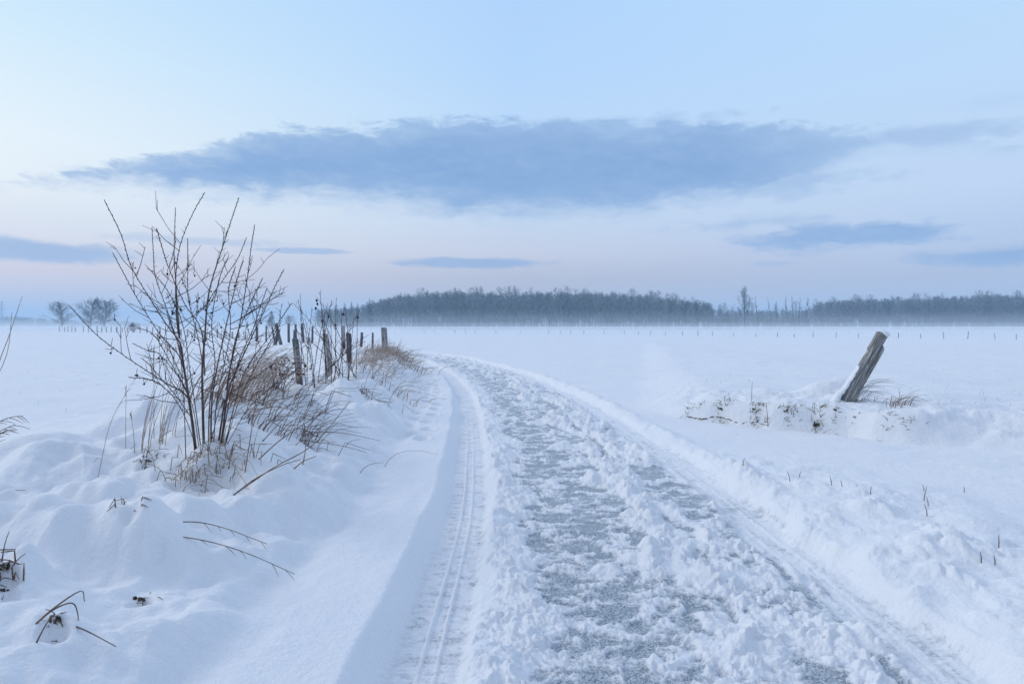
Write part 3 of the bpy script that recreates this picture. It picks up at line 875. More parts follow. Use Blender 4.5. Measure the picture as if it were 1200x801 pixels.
for k in range(8):
    z0, z1 = k * 2.6, (k + 1) * 2.6
    w0, w1 = 2.4 - 1.8 * min(z0 / 18, 1), 2.4 - 1.8 * min(z1 / 18, 1)
    for s in (-1, 1):
        m.tube([(-w0, s * w0, z0), (w1, s * w1, z1)], .06, 3)
        m.tube([(w0, s * w0, z0), (-w1, s * w1, z1)], .06, 3)
        m.tube([(s * w0, -w0, z0), (s * w1, w1, z1)], .06, 3)
m.build('tower', M_STEEL, py_)
for z, w in ((19, 5.5), (22.5, 4.2), (25.5, 3)):
    m = MB()
    m.tube([(-w, 0, z), (0, 0, z + .5), (w, 0, z)], [.06, .14, .06], 4)
    m.tube([(-w, 0, z), (0, 0, z - .6), (w, 0, z)], [.05, .1, .05], 4)
    m.build('crossarm', M_STEEL, py_)

# ------------------------------------------------------------------ fence posts
def post_mesh(h, r, seed, depth=0.3, sides=10, ringn=12, taper=0.9, slant=0.3):
    """a round split post: irregular section, checks down its length, chopped top"""
    r_ = np.random.RandomState(seed)
    ang = np.arange(sides) * 2 * math.pi / sides
    ph = r_.uniform(0, 6.28, 4)
    v, f = [], []
    crack = r_.randint(sides)
    for i in range(ringn + 1):
        t = i / ringn
        z = -depth + (h + depth) * t
        for j, a in enumerate(ang):
            k = 1 + .10 * math.sin(2 * a + ph[0]) + .06 * math.sin(3 * a + ph[1] + t * .8) + .03 * math.sin(5 * a + ph[2]) + r_.uniform(-.025, .025)
            if j == crack:
                k *= .78
            rr_ = r * k * (1 - (1 - taper) * t)
            zz_ = z
            if i == ringn:
                zz_ += slant * r * math.cos(a - ph[3]) + r_.uniform(-.01, .01)
            v.append((rr_ * math.cos(a) + .012 * math.sin(3 * t + ph[1]), rr_ * math.sin(a) + .012 * math.cos(2.3 * t + ph[2]), zz_))
    for i in range(ringn):
        for j in range(sides):
            f.append((i * sides + j, i * sides + (j + 1) % sides, (i + 1) * sides + (j + 1) % sides, (i + 1) * sides + j))
    n = len(v)
    v.append((0, 0, h - .01))
    for j in range(sides):
        f.append((ringn * sides + j, ringn * sides + (j + 1) % sides, n))
    return v, f
def post(label, px, pyb, pyt, wpx, d, seed, lean=0.0, group=None, cap=0.0, mat=None, leany=0.0, wire=False):
    h = (pyb - pyt) * d / F
    r = wpx * d / F / 2
    x = (px - CX) / F * d
    zb = CAMH - (pyb - HY) / F * d
    b = Vector((x, d, zb))
    o = thing('fence_post', label, 'fence post', b, group, (leany, lean, 0))
    deep = max(0.25, zb - gz(x, d) + 0.2)
    v, f = post_mesh(h, r, seed, depth=deep)
    m = MB(); m.add(v, f)
    m.build('shaft', mat or M_WOOD2, o, smooth=False)
    if cap > 0:
        m = MB()
        m.blob((0.1 * r, 0, h + cap * .25), (r * .95, r * .95, cap), seed, 7, 12, .15)
        m.build('snow_cap', M_SNOW, o)
    return o
FG = 'fence posts along the lane bank'
post('weathered grey post standing alone on the bank, nearest the berry shrub', 353.5, 463, 397, 8, 11.2, 1, lean=R(-7), group=FG, mat=M_WOOD2)
post('pale worn post leaning in front of the thin red-stemmed shrub', 387, 450, 391, 7.5, 13.6, 2, lean=R(-6), group=FG, mat=M_WOOD)
post('dark upright post on the bank just past the thin shrub', 410.5, 435, 390, 7, 16.9, 3, lean=R(-3), group=FG, mat=M_WOOD2)
post('squat broad post in tall dry grass where the lane bends', 452.5, 420, 384.5, 7.5, 24, 4, lean=R(-4), group=FG, mat=M_WOOD)
post('small pale post close in front of the squat broad post at the bend', 451, 425, 398, 4, 22.5, 5, lean=R(2), group=FG, mat=M_WOOD)
post('grey post showing its top between the thin shrub and the dark upright post', 403, 404, 381.5, 4.4, 30, 6, lean=R(-1), group=FG, mat=M_WOOD)
post('short post half sunk in dry grass right of the dark upright post', 423.5, 406, 389.5, 3.2, 32, 7, lean=R(1), group=FG)
post('thin short post midway between dark upright post and squat one', 436, 408, 389.5, 2.6, 33, 8, lean=R(2), group=FG)
BG = 'posts of the second fence behind the bank'
for k, (px, yb, yt, w, d, ln, lab) in enumerate([(327.5, 396, 378.5, 4.4, 42, -13, 'stout leaning post of the braced pair behind the berry shrub'),
        (324, 396, 386, 4.2, 42, 14, 'short slanting brace against the stout leaning post'),
        (338.5, 391, 379, 3.0, 48, 0, 'upright post right of the braced pair'), (347, 394.5, 380, 2.6, 45, -2, 'thin post second right of the braced pair'),
        (344.5, 399, 386.5, 2.4, 40, 1, 'thin low post in front of the second fence'), (355, 392, 379, 2.8, 47, -2, 'post behind stems of the thin shrub, third right of the braced pair'),
        (312, 388.5, 382, 2.3, 62, 0, 'small post just left of the braced pair'), (320.5, 391, 382.5, 2.0, 55, -10, 'thin tilted post touching the braced pair'),
        (301, 391, 383, 3.2, 60, 0, 'broad stub of a post behind the edge stems of the berry shrub'), (366, 393, 382, 2.6, 46, 0, 'post hidden deep among the thin shrub stems')]):
    post(lab, px, yb, yt, w, d, 30 + k, lean=R(ln), group=BG)
def far_post_mesh(k):
    v, f = post_mesh(1.0, 0.07, 60 + k, depth=.3, sides=6, ringn=3)
    me = bpy.data.meshes.new('far_post')
    me.from_pydata(v, [], f)
    me.materials.append(M_WOOD2)
    return me
FPM = [far_post_mesh(k) for k in range(4)]
def far_post(px, pyb, hpx, wpx, d, label, group):
    x = (px - CX) / F * d
    z = gz(x, d) - .05
    h = hpx * d / F
    o = link('far_fence_post', FPM[npr.randint(4)], None, (x, d, z), npr.rand() * 6, (wpx * d / F / .14, wpx * d / F / .14, h))
    o.rotation_euler = (R(npr.uniform(-3, 3)), R(npr.uniform(-4, 4)), npr.rand() * 6)
    tag(o, label, 'fence post', group)
for k, px in enumerate([70, 75.5, 80, 84.5, 88.5, 98, 104, 113.5, 119.5, 124.5, 129.5, 136.5, 143, 149, 157, 164, 172, 179, 187, 194, 203, 211, 220, 228, 237, 246, 255, 263, 272, 280, 288, 295]):
    t = k / 31
    far_post(px + npr.uniform(-.5, .5), 389, 6.0 + 2.6 * t + npr.uniform(-.6, 1), 1.2 + .6 * t, 128 - 50 * t, 'small grey post of the misty fence beyond the open field, %s from its outer end' % nth(k + 1), 'posts of the fence beyond the left field')
RPOSTS = [(498, 3.5), (509, 3.5), (533, 4.5), (545, 5.5), (557, 4), (581, 4), (610, 3.5), (643, 5), (657, 4), (669, 5), (684, 4.5), (708, 4), (732, 5), (748, 4.5), (762, 5), (780, 4.5), (800, 5),
              (818, 7), (835, 6.5), (860, 4.5), (886, 4.5), (911, 6), (931, 4.5), (953, 7.5), (980, 7), (1006, 6), (1053, 7.5), (1079, 6), (1106, 9), (1134, 9.5), (1166, 7.5), (1191, 7), (1222, 8)]
NL = sum(1 for p_ in RPOSTS if p_[0] < 1025)
for k, (px, h) in enumerate(RPOSTS):
    RL = ('thin post of the far snowfield fence, %s outward from the leaning post towards the lane' % nth(NL - k)) if k < NL else ('thin post of the far snowfield fence, %s beyond the leaning post away from the lane' % nth(k - NL + 1))
    far_post(px, 392, h * 1.0, 0.78, float(np.interp(px, [490, 700, 900, 1200], [150, 125, 92, 74])), RL, 'posts of the far fence across the snowfield')

# ------------------------------------------------------------------ the leaning corner post
gb = ground_at(986, 468)
D = gb.y
ax0 = at(990, 470, D); ax1 = at(1030.5, 391, D)
Lp = (ax1 - ax0).length
tilt = math.atan2(ax1.x - ax0.x, ax1.z - ax0.z)
lp = thing('leaning_post', 'massive split grey timber post leaning to one side with snow on its end', 'post', ax0, None, (R(4), tilt, 0))
pxm = D / F
def timber(h0, h1, hw, hd, cx_, seed, notch=None, topcut=0.0, rough=1.0, nring=46, sides=28):
    r_ = np.random.RandomState(seed)
    ph = r_.uniform(0, 6.28, 8)
    grooves = [(r_.uniform(0, 6.28), r_.uniform(.07, .16), r_.uniform(.12, .3), r_.uniform(0, .6)) for _ in range(7)]
    v, f = [], []
    for i in range(nring + 1):
        t = i / nring
        z = h0 + (h1 - h0) * t
        for j in range(sides):
            a = 2 * math.pi * j / sides
            c, s = math.cos(a), math.sin(a)
            k = (abs(c) ** 3.6 + abs(s) ** 3.6) ** (-1 / 3.6)
            k *= 1 + .05 * math.sin(3 * a + ph[0]) + .03 * math.sin(7 * a + ph[1] + 1.5 * t) + .012 * r_.uniform(-1, 1) * rough + .02 * math.sin(9 * t + 2 * a + ph[5])
            for (ga, gw, gd, g0) in grooves:
                da = (a - ga - .12 * math.sin(4 * t + ga) + math.pi) % (2 * math.pi) - math.pi
                k -= gd * math.exp(-(da / gw) ** 2) * min(1, max(0, (t - g0) * 6 + .4))
            x, y = hw * k * c, hd * k * s
            if notch and c < 0:                    # bite out of the weather side below the head
                zc = (z / h1 - notch)
                dd = .34 * math.exp(-(min(zc, 0) / .10) ** 2) * (1 if zc < 0 else max(0, 1 - zc / .018))
                dd += .12 * max(0, min(1, -zc * 9)) * (.6 + .4 * math.sin(31 * t + ph[3]) + .3 * math.sin(57 * t + ph[4]))
                x *= 1 - dd
            zt = z
            if i == nring:
                zt += -topcut * x + r_.uniform(-.008, .008)
            v.append((x + cx_ + .006 * math.sin(5 * t + ph[2]), y, zt))
    for i in range(nring):
        for j in range(sides):
            f.append((i * sides + j, i * sides + (j + 1) % sides, (i + 1) * sides + (j + 1) % sides, (i + 1) * sides + j))
    n = len(v)
    top = np.array(v[-sides:]).mean(0)
    v.append(tuple(top - np.array([0, 0, .012])))
    for j in range(sides):
        f.append((nring * sides + j, nring * sides + (j + 1) % sides, n))
    return v, f
m = MB()
m.add(*timber(-.45, Lp, 5.9 * pxm, 6.0 * pxm, 0, 5, notch=.73, topcut=.12))
m.build('timber', M_WOOD, lp, smooth=False)
m = MB()
m.add(*timber(-.45, Lp * .84, 2.7 * pxm, 5.0 * pxm, 7.1 * pxm, 9, topcut=.9, sides=20))
m.build('split_slab', M_WOOD, lp, smooth=False)
m = MB()
for k, (x, y, z, a, b_, c_) in enumerate([(1.4, -1.5, 1.6, 5.4, 6.2, 3.4), (3.4, -1.0, 1.6, 4.4, 5.6, 3.6), (-1.6, -1.2, .9, 3.8, 5.0, 2.4)]):
    m.blob((x * pxm, y * pxm, Lp + z * pxm), (a * pxm, b_ * pxm, c_ * pxm), k, 9, 16, .08)
m.build('snow_cap', M_SNOW, lp)
m = MB()
for k in range(34):
    t = k / 33
    w = (1.0 - t) ** 1.6
    m.blob(((-6.2 - 1.5 * w) * pxm - w * .05, rng.uniform(-.02, .02), Lp * (-.08 + .54 * t)), ((1.0 + 3.4 * w) * pxm * rng.uniform(.8, 1.2), (4.0 + 3 * w) * pxm, .045), 40 + k, 8, 12, .10)
m.build('snow_drift', M_SNOW, lp)

# ------------------------------------------------------------------ the berry shrub
SB = ground_at(240, 519)
SD = SB.y
shrub = thing('berry_shrub', 'tall leafless shrub with dark shrivelled berries on the snowy bank', 'shrub', SB)
shoots = [
 ([(230, 519), (225, 492), (217, 440), (211, 402), (209, 376), (206, 330), (204, 300), (205.6, 243)], .028, .1),
 ([(215, 425), (211, 402), (195, 380), (176, 350), (153.6, 312), (142, 275), (122, 234)], .013, -.5),
 ([(219, 450), (210, 417), (187, 391), (161, 350), (147, 324), (132, 296)], .012, .4),
 ([(214, 420), (203, 386), (195, 361), (182, 324), (180, 300), (178, 266)], .011, .6),
 ([(240, 440), (236, 387), (217, 357), (198.5, 316), (190, 290), (183.5, 267)], .011, -.4),
 ([(210, 395), (207, 372), (206, 324), (211.6, 286), (226, 250), (240, 225.5)], .013, -.3),
 ([(238, 430), (232, 395), (221, 350), (220, 310), (220, 279)], .010, .7),
 ([(239, 513), (237, 440), (240, 395), (245, 342), (262, 286), (271, 258), (280, 231.5)], .024, -.2),
 ([(241, 400), (243, 357), (262, 327), (278, 304), (289, 278)], .010, .5),
 ([(255, 516), (268, 440), (281, 380), (290, 324), (294, 292), (298.5, 263)], .016, .35),
 ([(247, 513), (249, 462), (262, 395), (275, 339), (280, 320), (285, 305)], .016, -.6),
 ([(258, 515), (273, 410), (288, 368.5), (297, 348), (308, 325.5)], .011, -.35),
 ([(258, 512), (277, 432), (296, 387), (305, 360), (313, 337)], .011, .5),
 ([(259, 517), (268, 458), (288, 410), (311, 361), (321, 338), (333, 315)], .017, -.1),
 ([(262, 515), (285, 440), (318, 391), (331, 371), (341.6, 355)], .010, .3),
 ([(223, 470), (213, 458), (198.5, 451), (168.5, 432), (138.6, 411.6), (112, 391), (82, 359)], .014, -.55),
 ([(221, 465), (210, 443), (187, 415), (172, 410), (155, 402)], .009, .25),
 ([(225, 490), (205, 462), (186, 440), (176, 428), (165, 419)], .007, .5),
 ([(218, 520), (216, 480), (214, 450), (213, 430), (208, 398)], .009, -.4),
 ([(245, 512), (262, 470), (300, 441), (322, 425)], .007, .2),
 ([(236, 515), (228, 470), (222, 430), (214, 380), (196, 340), (172, 312)], .010, .5),
 ([(250, 514), (254, 470), (262, 430), (270, 385), (268, 340), (276, 312)], .010, -.5),
 ([(244, 514), (246, 470), (252, 425), (248, 380), (256, 330), (268, 300)], .012, .2),
 ([(262, 516), (280, 470), (302, 425), (318, 398), (330, 376)], .008, -.3),
 ([(233, 516), (212, 478), (190, 452), (172, 444), (150, 442)], .007, -.3),
 ([(234, 515), (224, 470), (200, 425), (180, 392), (160, 384)], .008, .6),
 ([(262, 518), (290, 480), (320, 452), (352, 430)], .007, .1),
]
TW = []
def lookup(path, t):
    k = t * (len(path) - 1)
    i_ = min(int(k), len(path) - 2)
    return path[i_].lerp(path[i_ + 1], k - i_), (path[i_ + 1] - path[i_]).normalized()
berries = []
def resample(pts, n):
    # Catmull-Rom through the points
    P_ = [pts[0] * 2 - pts[1]] + pts + [pts[-1] * 2 - pts[-2]]
    o_ = []
    for i_ in range(len(pts) - 1):
        a, b, c, d = P_[i_:i_ + 4]
        for s in range(n):
            t = s / n
            o_.append(.5 * ((2 * b) + (c - a) * t + (2 * a - 5 * b + 4 * c - d) * t * t + (3 * b - a - 3 * c + d) * t ** 3))
    o_.append(pts[-1])
    return o_
rs = random.Random(5)
for k, (pp, r0, doff) in enumerate(shoots):
    n = len(pp)
    on_ground = pp[0][1] > 505
    s0 = 0.0 if on_ground else doff * .25
    pts = [at(px, py, SD + s0 + (doff - s0) * (i_ / (n - 1))) for i_, (px, py) in enumerate(pp)]
    if on_ground:
        pts[0] = Vector((pts[0].x, pts[0].y, gz(pts[0].x, pts[0].y) - .06))
    path = resample(pts, 5)
    L = len(path)
    rad = [max(r0 * .43 * (1 - (i_ / (L - 1))) ** .9, .0027) for i_ in range(L)]
    m = MB()
    m.tube([tuple(p - SB) for p in path], rad, 6)
    # side twigs, alternate buds, short spurs
    length = sum((path[i_ + 1] - path[i_]).length for i_ in range(L - 1))
    nt = int(length * 17)
    for j_ in range(nt):
        t = (j_ + rs.random()) / nt
        if t < .2 and on_ground:
            continue
        p, dr = lookup(path, t)
        a = Vector((rs.uniform(-1, 1), rs.uniform(-1, 1), rs.uniform(-.2, .9))).normalized()
        sidev = (a - dr * a.dot(dr)).normalized()
        dd = (dr * rs.uniform(.35, .9) + sidev).normalized()
        zone = math.exp(-((t - .5) / .28) ** 2)
        ln = rs.uniform(.02, .07) if rs.random() < .5 or t > .66 else min(.27, rs.uniform(.1, .36) * (.35 + zone))
        if t > .74:
            if rs.random() < .85:
                continue
            ln *= .5
        q1 = p + dd * ln * .5
        q2 = p + dd * ln + Vector((0, 0, .12 * ln))
        rb = .0022 if ln < .1 else .0028
        m.tube([tuple(p - SB), tuple(q1 - SB), tuple(q2 - SB)], [rb, rb * .85, .0016], 4)
        if ln > .13:
            for _ in range(rs.randint(1, 3)):
                c0 = q1.lerp(q2, rs.random())
                e_ = (dd + Vector((rs.uniform(-1, 1), rs.uniform(-1, 1), rs.uniform(-.5, .6))) * .8).normalized() * ln * rs.uniform(.25, .5)
                m.tube([tuple(c0 - SB), tuple(c0 + e_ - SB)], [.0022, .0014], 3)
                if rs.random() < .05:
                    berries.append(c0 + e_)
            if rs.random() < .04 and t < .7:
                berries.append(q2)
    # buds like beads along the whips
    for j_ in range(int(length * 22)):
        t = .3 + .7 * j_ / (length * 22)
        p, dr = lookup(path, t)
        s = 1 if j_ % 2 else -1
        sidev = Vector((dr.z, rs.uniform(-.6, .6), -dr.x)).normalized() * s
        m.tube([tuple(p - SB), tuple(p + (sidev * .6 + dr) * .011 - SB)], [.0034, .0018], 3)
    m.build('stem', M_BARK if r0 > .02 else M_TWIG, shrub)
# clusters of berries where the photograph shows them
for (px, py) in [(203, 353), (204, 357), (202, 363), (205, 365), (201, 368), (186, 395), (184, 396), (230, 352), (233, 348), (237, 360), (241, 358), (244, 352), (250, 350), (249, 365), (240, 362),
                 (200, 345), (215, 330), (226, 322), (211, 362), (232, 364), (246, 340), (255, 352), (262, 356), (266, 390), (188, 388), (160, 438), (170, 449), (131, 413), (262, 415), (275, 420), (283, 432), (222, 352), (247, 370), (258, 382), (254, 345), (270, 443), (290, 430)]:
    berries.append(at(px + rs.uniform(-1, 1), py + rs.uniform(-1, 1), SD + rs.uniform(-.35, .35)))
groups = {}
for b_ in berries:
    groups.setdefault((round(b_.x / .13), round(b_.z / .13)), []).append(b_)
for key, lst in groups.items():
    m = MB()
    for j_, b_ in enumerate(lst):
        c = b_ - SB
        m.tube([tuple(c + Vector((rs.uniform(-.012, .012), 0, .035))), tuple(c)], .0022, 3)
        for _ in range(rs.randint(1, 2)):
            w = rs.uniform(.005, .0092)
            m.blob(c + Vector((rs.uniform(-.01, .01), rs.uniform(-.01, .01), -.008 + rs.uniform(-.006, .006))), (w, w, w * rs.uniform(.8, 1.3)), j_, 5, 6, .3)
    m.build('berry_cluster', M_BERRY, shrub)
m = MB()
c = at(211, 400, SD + .02) - SB
m.blob(c, (.035, .03, .024), 3, 7, 10, .2)
c = at(264, 462, SD + .0) - SB
m.blob(c, (.022, .025, .035), 4, 7, 10, .2)
c = at(256, 346, SD + .3) - SB
m.blob(c, (.035, .025, .014), 5, 7, 10, .2)
m.build('snow_cap', M_SNOW, shrub)

# ------------------------------------------------------------------ the thin red-stemmed shrub by the fence
S2 = ground_at(388, 447)
s2 = thing('whip_shrub', 'thin leafless shrub of reddish whips between the leaning fence posts', 'shrub', S2)
tips = [(375, 342), (371, 348), (352, 345), (349, 352), (343, 355), (380, 362), (384, 355), (389, 352), (394, 350), (400, 361), (405, 366), (422, 362), (419, 368), (415, 372), (388, 366), (366, 362), (357, 372), (376, 370), (411, 378), (362, 385), (432, 392), (428, 400), (345, 378), (350, 390)]
for k, (px, py) in enumerate(tips):
    d = S2.y + rs.uniform(-.7, .7)
    b_ = Vector((rs.uniform(-.42, .42), rs.uniform(-.4, .4), -.12))
    tip = at(px, py, d) - S2
    mid = b_.lerp(tip, .5) + Vector((-(tip.x - b_.x) * .22, rs.uniform(-.1, .1), tip.z * .10))
    path = [Vector(p) for p in bez(b_, mid, tip, 12)]
    m = MB()
    r0 = .0042 if k else .008
    m.tube([tuple(p) for p in path], [r0 * (1 - i_ / 12) ** .8 + .0022 for i_ in range(12)], 5)
    L = (tip - b_).length
    for j_ in range(int(L * 9)):
        t = .25 + .75 * rs.random()
        p, dr = lookup(path, t)
        dd = (dr + Vector((rs.uniform(-1, 1), rs.uniform(-1, 1), rs.uniform(0, .6))) * .8).normalized()
        ln = rs.uniform(.05, .3) * (1.25 - t)
        m.tube([tuple(p), tuple(p + dd * ln)], [.0034, .002], 3)
    m.build('stem', M_TWIG, s2)
m = MB()
for (px, py) in [(371, 352), (372, 356), (370, 361), (402, 368), (385, 371), (419, 372), (378, 376), (393, 381)]:
    c = at(px, py, S2.y + rs.uniform(-.3, .3)) - S2
    m.blob(c, (.018, .018, .024), int(px), 5, 7, .3)
m.build('berry_cluster', M_BERRY, s2)

# ------------------------------------------------------------------ grasses
def blade(m, p, dirx, diry, ln, droop, r=.004, seg=6, head=False, rnd=rs, snap=False):
    """one dry stem: rises, then bends over (or is snapped) downwind"""
    p = Vector(p)
    lean = Vector((dirx, diry, 0))
    up = Vector((0, 0, 1))
    if snap:
        k1 = p + (up + lean * .35).normalized() * ln * rnd.uniform(.35, .6)
        k2 = k1 + (lean.normalized() * 1.0 + up * rnd.uniform(-.8, .15)).normalized() * ln * rnd.uniform(.35, .6)
        pts = [p, p.lerp(k1, .5), k1, k1.lerp(k2, .5), k2]
        rad = [r, r, r * .9, r * .8, r * .5]
    else:
        tip = p + (up * (1 - droop) + lean).normalized() * ln
        ctl = p + (up + lean * .25).normalized() * ln * .55
        pts = [Vector(q) for q in bez(p, ctl, tip, seg)]
        rad = [r * (1 - .6 * i_ / (seg - 1)) for i_ in range(seg)]
    m.tube([tuple(q) for q in pts], rad, 3, cap=False)
    if head:
        dd = (pts[-1] - pts[-2]).normalized()
        for s in range(7):
            c = pts[-1] - dd * .012 * s * (ln / .5)
            sd2 = Vector((rnd.uniform(-1, 1), rnd.uniform(-1, 1), rnd.uniform(-.4, .4))) * .35
            m.tube([tuple(c), tuple(c + (dd + sd2) * .03)], [.0035, .0015], 3, cap=False)
def grass_sheet(name, label, count, sampler, mat, seed, rr_=.0045, kind='stuff'):
    r_ = random.Random(seed)
    m = MB()
    for _ in range(count):
        x, y, dx, dy, ln, dr, snap, head, rr2 = sampler(r_)
        z = gz_fast(x, y)
        blade(m, (x, y, z - .04), dx, dy, ln, dr, rr_ * rr2, rnd=r_, snap=snap, head=head)
    o = m.build(name, mat)
    return tag(o, label, 'grass', kind=kind)
# quick height lookup from the built sheet
_GR = RR[1:]
def gz_fast(x, y):
    return gz(x, y)
def s_bank(r_):
    y = 9.5 + 17 * r_.random() ** .8
    u = r_.gauss(-3.1, .45)
    x = road_x(np.array([y]))[0] + u
    k = max(1, y / 15)
    return x, y, r_.uniform(.2, 1.2), r_.uniform(-.5, .3), r_.uniform(.2, .6) , r_.uniform(.2, .8), r_.random() < .12, False, k ** .8
grass_sheet('dry_grass', 'tangle of tan dry grass along the fence bank', 520, s_bank, M_STRAW, 1)
def s_fence(r_):
    y = r_.uniform(15, 27)
    u = -3.5 + .4 * r_.gauss(0, 1) + .8 * (y - 15) / 12
    x = road_x(np.array([y]))[0] + u
    return x, y, r_.uniform(-.1, .9), r_.uniform(-.5, .3), r_.uniform(.25, .6), r_.uniform(.05, .6), False, r_.random() < .25, (y / 13) ** .8
grass_sheet('tall_dry_grass', 'tall dry grass standing round the fence posts at the bend', 420, s_fence, M_STRAW, 2)
def s_reed(r_):
    y = r_.uniform(6.3, 8.9)
    t = (y - 6.3) / 2.6
    x = -2.75 - .55 * t + r_.gauss(0, .22)
    return x, y, r_.uniform(.35, .95), r_.uniform(.1, .6), r_.uniform(.4, .9) * (1 - .3 * t), r_.uniform(.05, .35), False, False, 1.0
grass_sheet('leaning_grass', 'sheaf of tan grass leaning over between shrub and first post', 230, s_reed, M_STRAW, 3)
def s_dark(r_):
    y = r_.uniform(5.9, 7.4)
    x = -2.35 + r_.gauss(0, .32)
    return x, y, r_.uniform(.5, 1.5), r_.uniform(-.5, .5), r_.uniform(.2, .6), r_.uniform(.2, .7), r_.random() < .25, False, r_.uniform(.6, 1.1)
grass_sheet('tangled_stems', 'dark broken stems tangled in snow at the foot of the berry shrub', 150, s_dark, M_DARKSTRAW, 4)
def s_field(r_):
    y = 9 + 40 * r_.random()
    x = r_.uniform(-.9, .9) * y if r_.random() < .7 else r_.uniform(.2, .9) * y
    u = road_u(np.array([x]), np.array([y]))[0]
    while -6 < u < 2.4:
        x = r_.uniform(-.9, .9) * y
        u = road_u(np.array([x]), np.array([y]))[0]
    return x, y, r_.uniform(-.6, .6), r_.uniform(-.4, .4), r_.uniform(.06, .13), r_.uniform(.1, .6), False, False, .6
grass_sheet('stubble', 'scattered grass tips poking through the snow of the fields', 800, s_field, M_DARKSTRAW, 6)

def tuft(name, label, cat, px, py, n, ln, spread, lean, mat, seed, r=.004, snap=.3, droop=(.2, .9), head=0.0, group=None, soil=0.0, basew=.08, ratio=1.0):
    g = ground_at(px, py)
    r_ = random.Random(seed)
    o = thing(name, label, cat, g, group)
    soil *= .62
    m = MB()
    for _ in range(n):
        bx, by = r_.gauss(0, basew), r_.gauss(0, basew * .7)
        dz = gz(g.x + bx, g.y + by) - g.z
        blade(m, (bx, by, dz - .03), lean[0] + r_.uniform(-spread, spread), lean[1] + r_.uniform(-spread, spread), ln * r_.uniform(.5, 1.1), r_.uniform(*droop), r, rnd=r_, snap=r_.random() < snap, head=r_.random() < head)
    m.build('blades', mat, o)
    if soil > 0:
        m = MB()
        for k in range(9):
            m.blob((r_.uniform(-1.3, 1.3) * soil, r_.uniform(-.5, .5) * soil, r_.uniform(-.3, .5) * soil), (soil * r_.uniform(.15, .5), soil * r_.uniform(.15, .35), soil * r_.uniform(.2, .6) * ratio), seed + k, 7, 9, .9)
        m.build('soil_clod', M_SOIL, o)
    return o
def arcs(name, label, cat, anchor, curves, mat, r=.004, group=None, side=True, seed=0):
    """grass stems laid by hand: each curve a list of (px, py, height is read from the sight line at the anchor's distance)"""
    g = ground_at(*anchor)
    r_ = random.Random(seed)
    o = thing(name, label, cat, g, group)
    m = MB()
    for pts, dd in curves:
        gr = ground_at(*pts[0]) if pts[0][1] > 390 else g
        if abs(gr.y - g.y) > 1.2:
            gr = g
        P_ = [at(px, py, gr.y + dd * (i_ / max(1, len(pts) - 1))) - g for i_, (px, py) in enumerate(pts)]
        # the root goes into the snow
        w0 = P_[0] + g
        P_[0] = Vector((P_[0].x, P_[0].y, max(min(P_[0].z, gz(w0.x, w0.y) - g.z), P_[0].z - .12) - .02))
        path = resample(P_, 4) if len(P_) > 2 else P_
        L = len(path)
        m.tube([tuple(p) for p in path], [r * (1 - .55 * i_ / (L - 1)) for i_ in range(L)], 4)
        if side and L > 4:
            for t in (.5, .62, .74, .86, .95):
                p, dr = lookup(path, t + r_.uniform(-.04, .04) if t < .9 else t)
                e_ = (dr + Vector((r_.uniform(-.3, .3), r_.uniform(-.4, .4), -.55))).normalized() * r_.uniform(.03, .09)
                m.tube([tuple(p), tuple(p + e_ * .5), tuple(p + e_ + Vector((0, 0, -.01)))], [r * .45, r * .5, r * .2], 3)
    m.build('stems', mat, o)
    return o
# near left
arcs('bent_grass', 'long dark grass stems arching over the smooth snow hump', 'grass', (120, 640), [([(148, 625), (190, 627), (240, 633), (290, 648), (345, 672)], .25), ([(186, 610), (225, 611), (262, 618), (313, 637)], .4), ([(230, 612), (246, 618), (262, 622)], .1)], M_DARKSTRAW, .0035, seed=1)
arcs('bent_grass', 'thin dark stem curving from the edge tuft across the hump', 'grass', (6, 650), [([(-4, 636), (28, 631), (64, 629), (92, 630), (127, 641)], .3), ([(-4, 634), (25, 628)], .1)], M_DARKSTRAW, .004, seed=2)
tuft('dead_tuft', 'brown broken grass tuft at the picture edge beside the hump', 'grass tuft', 2, 672, 34, .17, .9, (.25, -.1), M_DARKSTRAW, 5, .0042, .6, basew=.05, soil=.045)
tuft('dead_tuft', 'small brown grass remnant in the snow under the edge tuft', 'grass tuft', 4, 693, 14, .05, 1.0, (.3, 0), M_DARKSTRAW, 6, .0035, .5, basew=.04, soil=.022)
arcs('snapped_grass', 'snapped grass stalks crossing over a dark hollow in the snow', 'grass', (62, 735), [([(36, 730), (62, 713), (94, 692), (99, 704)], .05), ([(40, 726), (62, 714), (84, 706), (91, 718), (92, 740)], .05), ([(39, 754), (50, 738), (61, 720)], .02), ([(70, 721), (100, 738), (136, 757)], -.1), ([(84, 700), (95, 715), (105, 728)], .1), ([(76, 734), (84, 743)], -.02)], M_DARKSTRAW, .0042, side=False, seed=3)
tuft('dead_tuft', 'dark sod showing in the hollow below the snapped stalks', 'grass tuft', 64, 742, 12, .07, .8, (.2, -.2), M_DARKSTRAW, 7, .0038, .3, basew=.02, soil=.03, ratio=1.2)
tuft('dead_tuft', 'dark grass hollow at the toe of the smooth hump', 'grass tuft', 163, 706, 12, .08, .6, (.7, -.2), M_DARKSTRAW, 8, .0035, .2, basew=.03, soil=.03)
tuft('dead_tuft', 'short broken stems on top of the snow hump behind the arching stems', 'grass tuft', 152, 600, 10, .12, .8, (.6, -.1), M_DARKSTRAW, 9, .0035, .8, basew=.05)
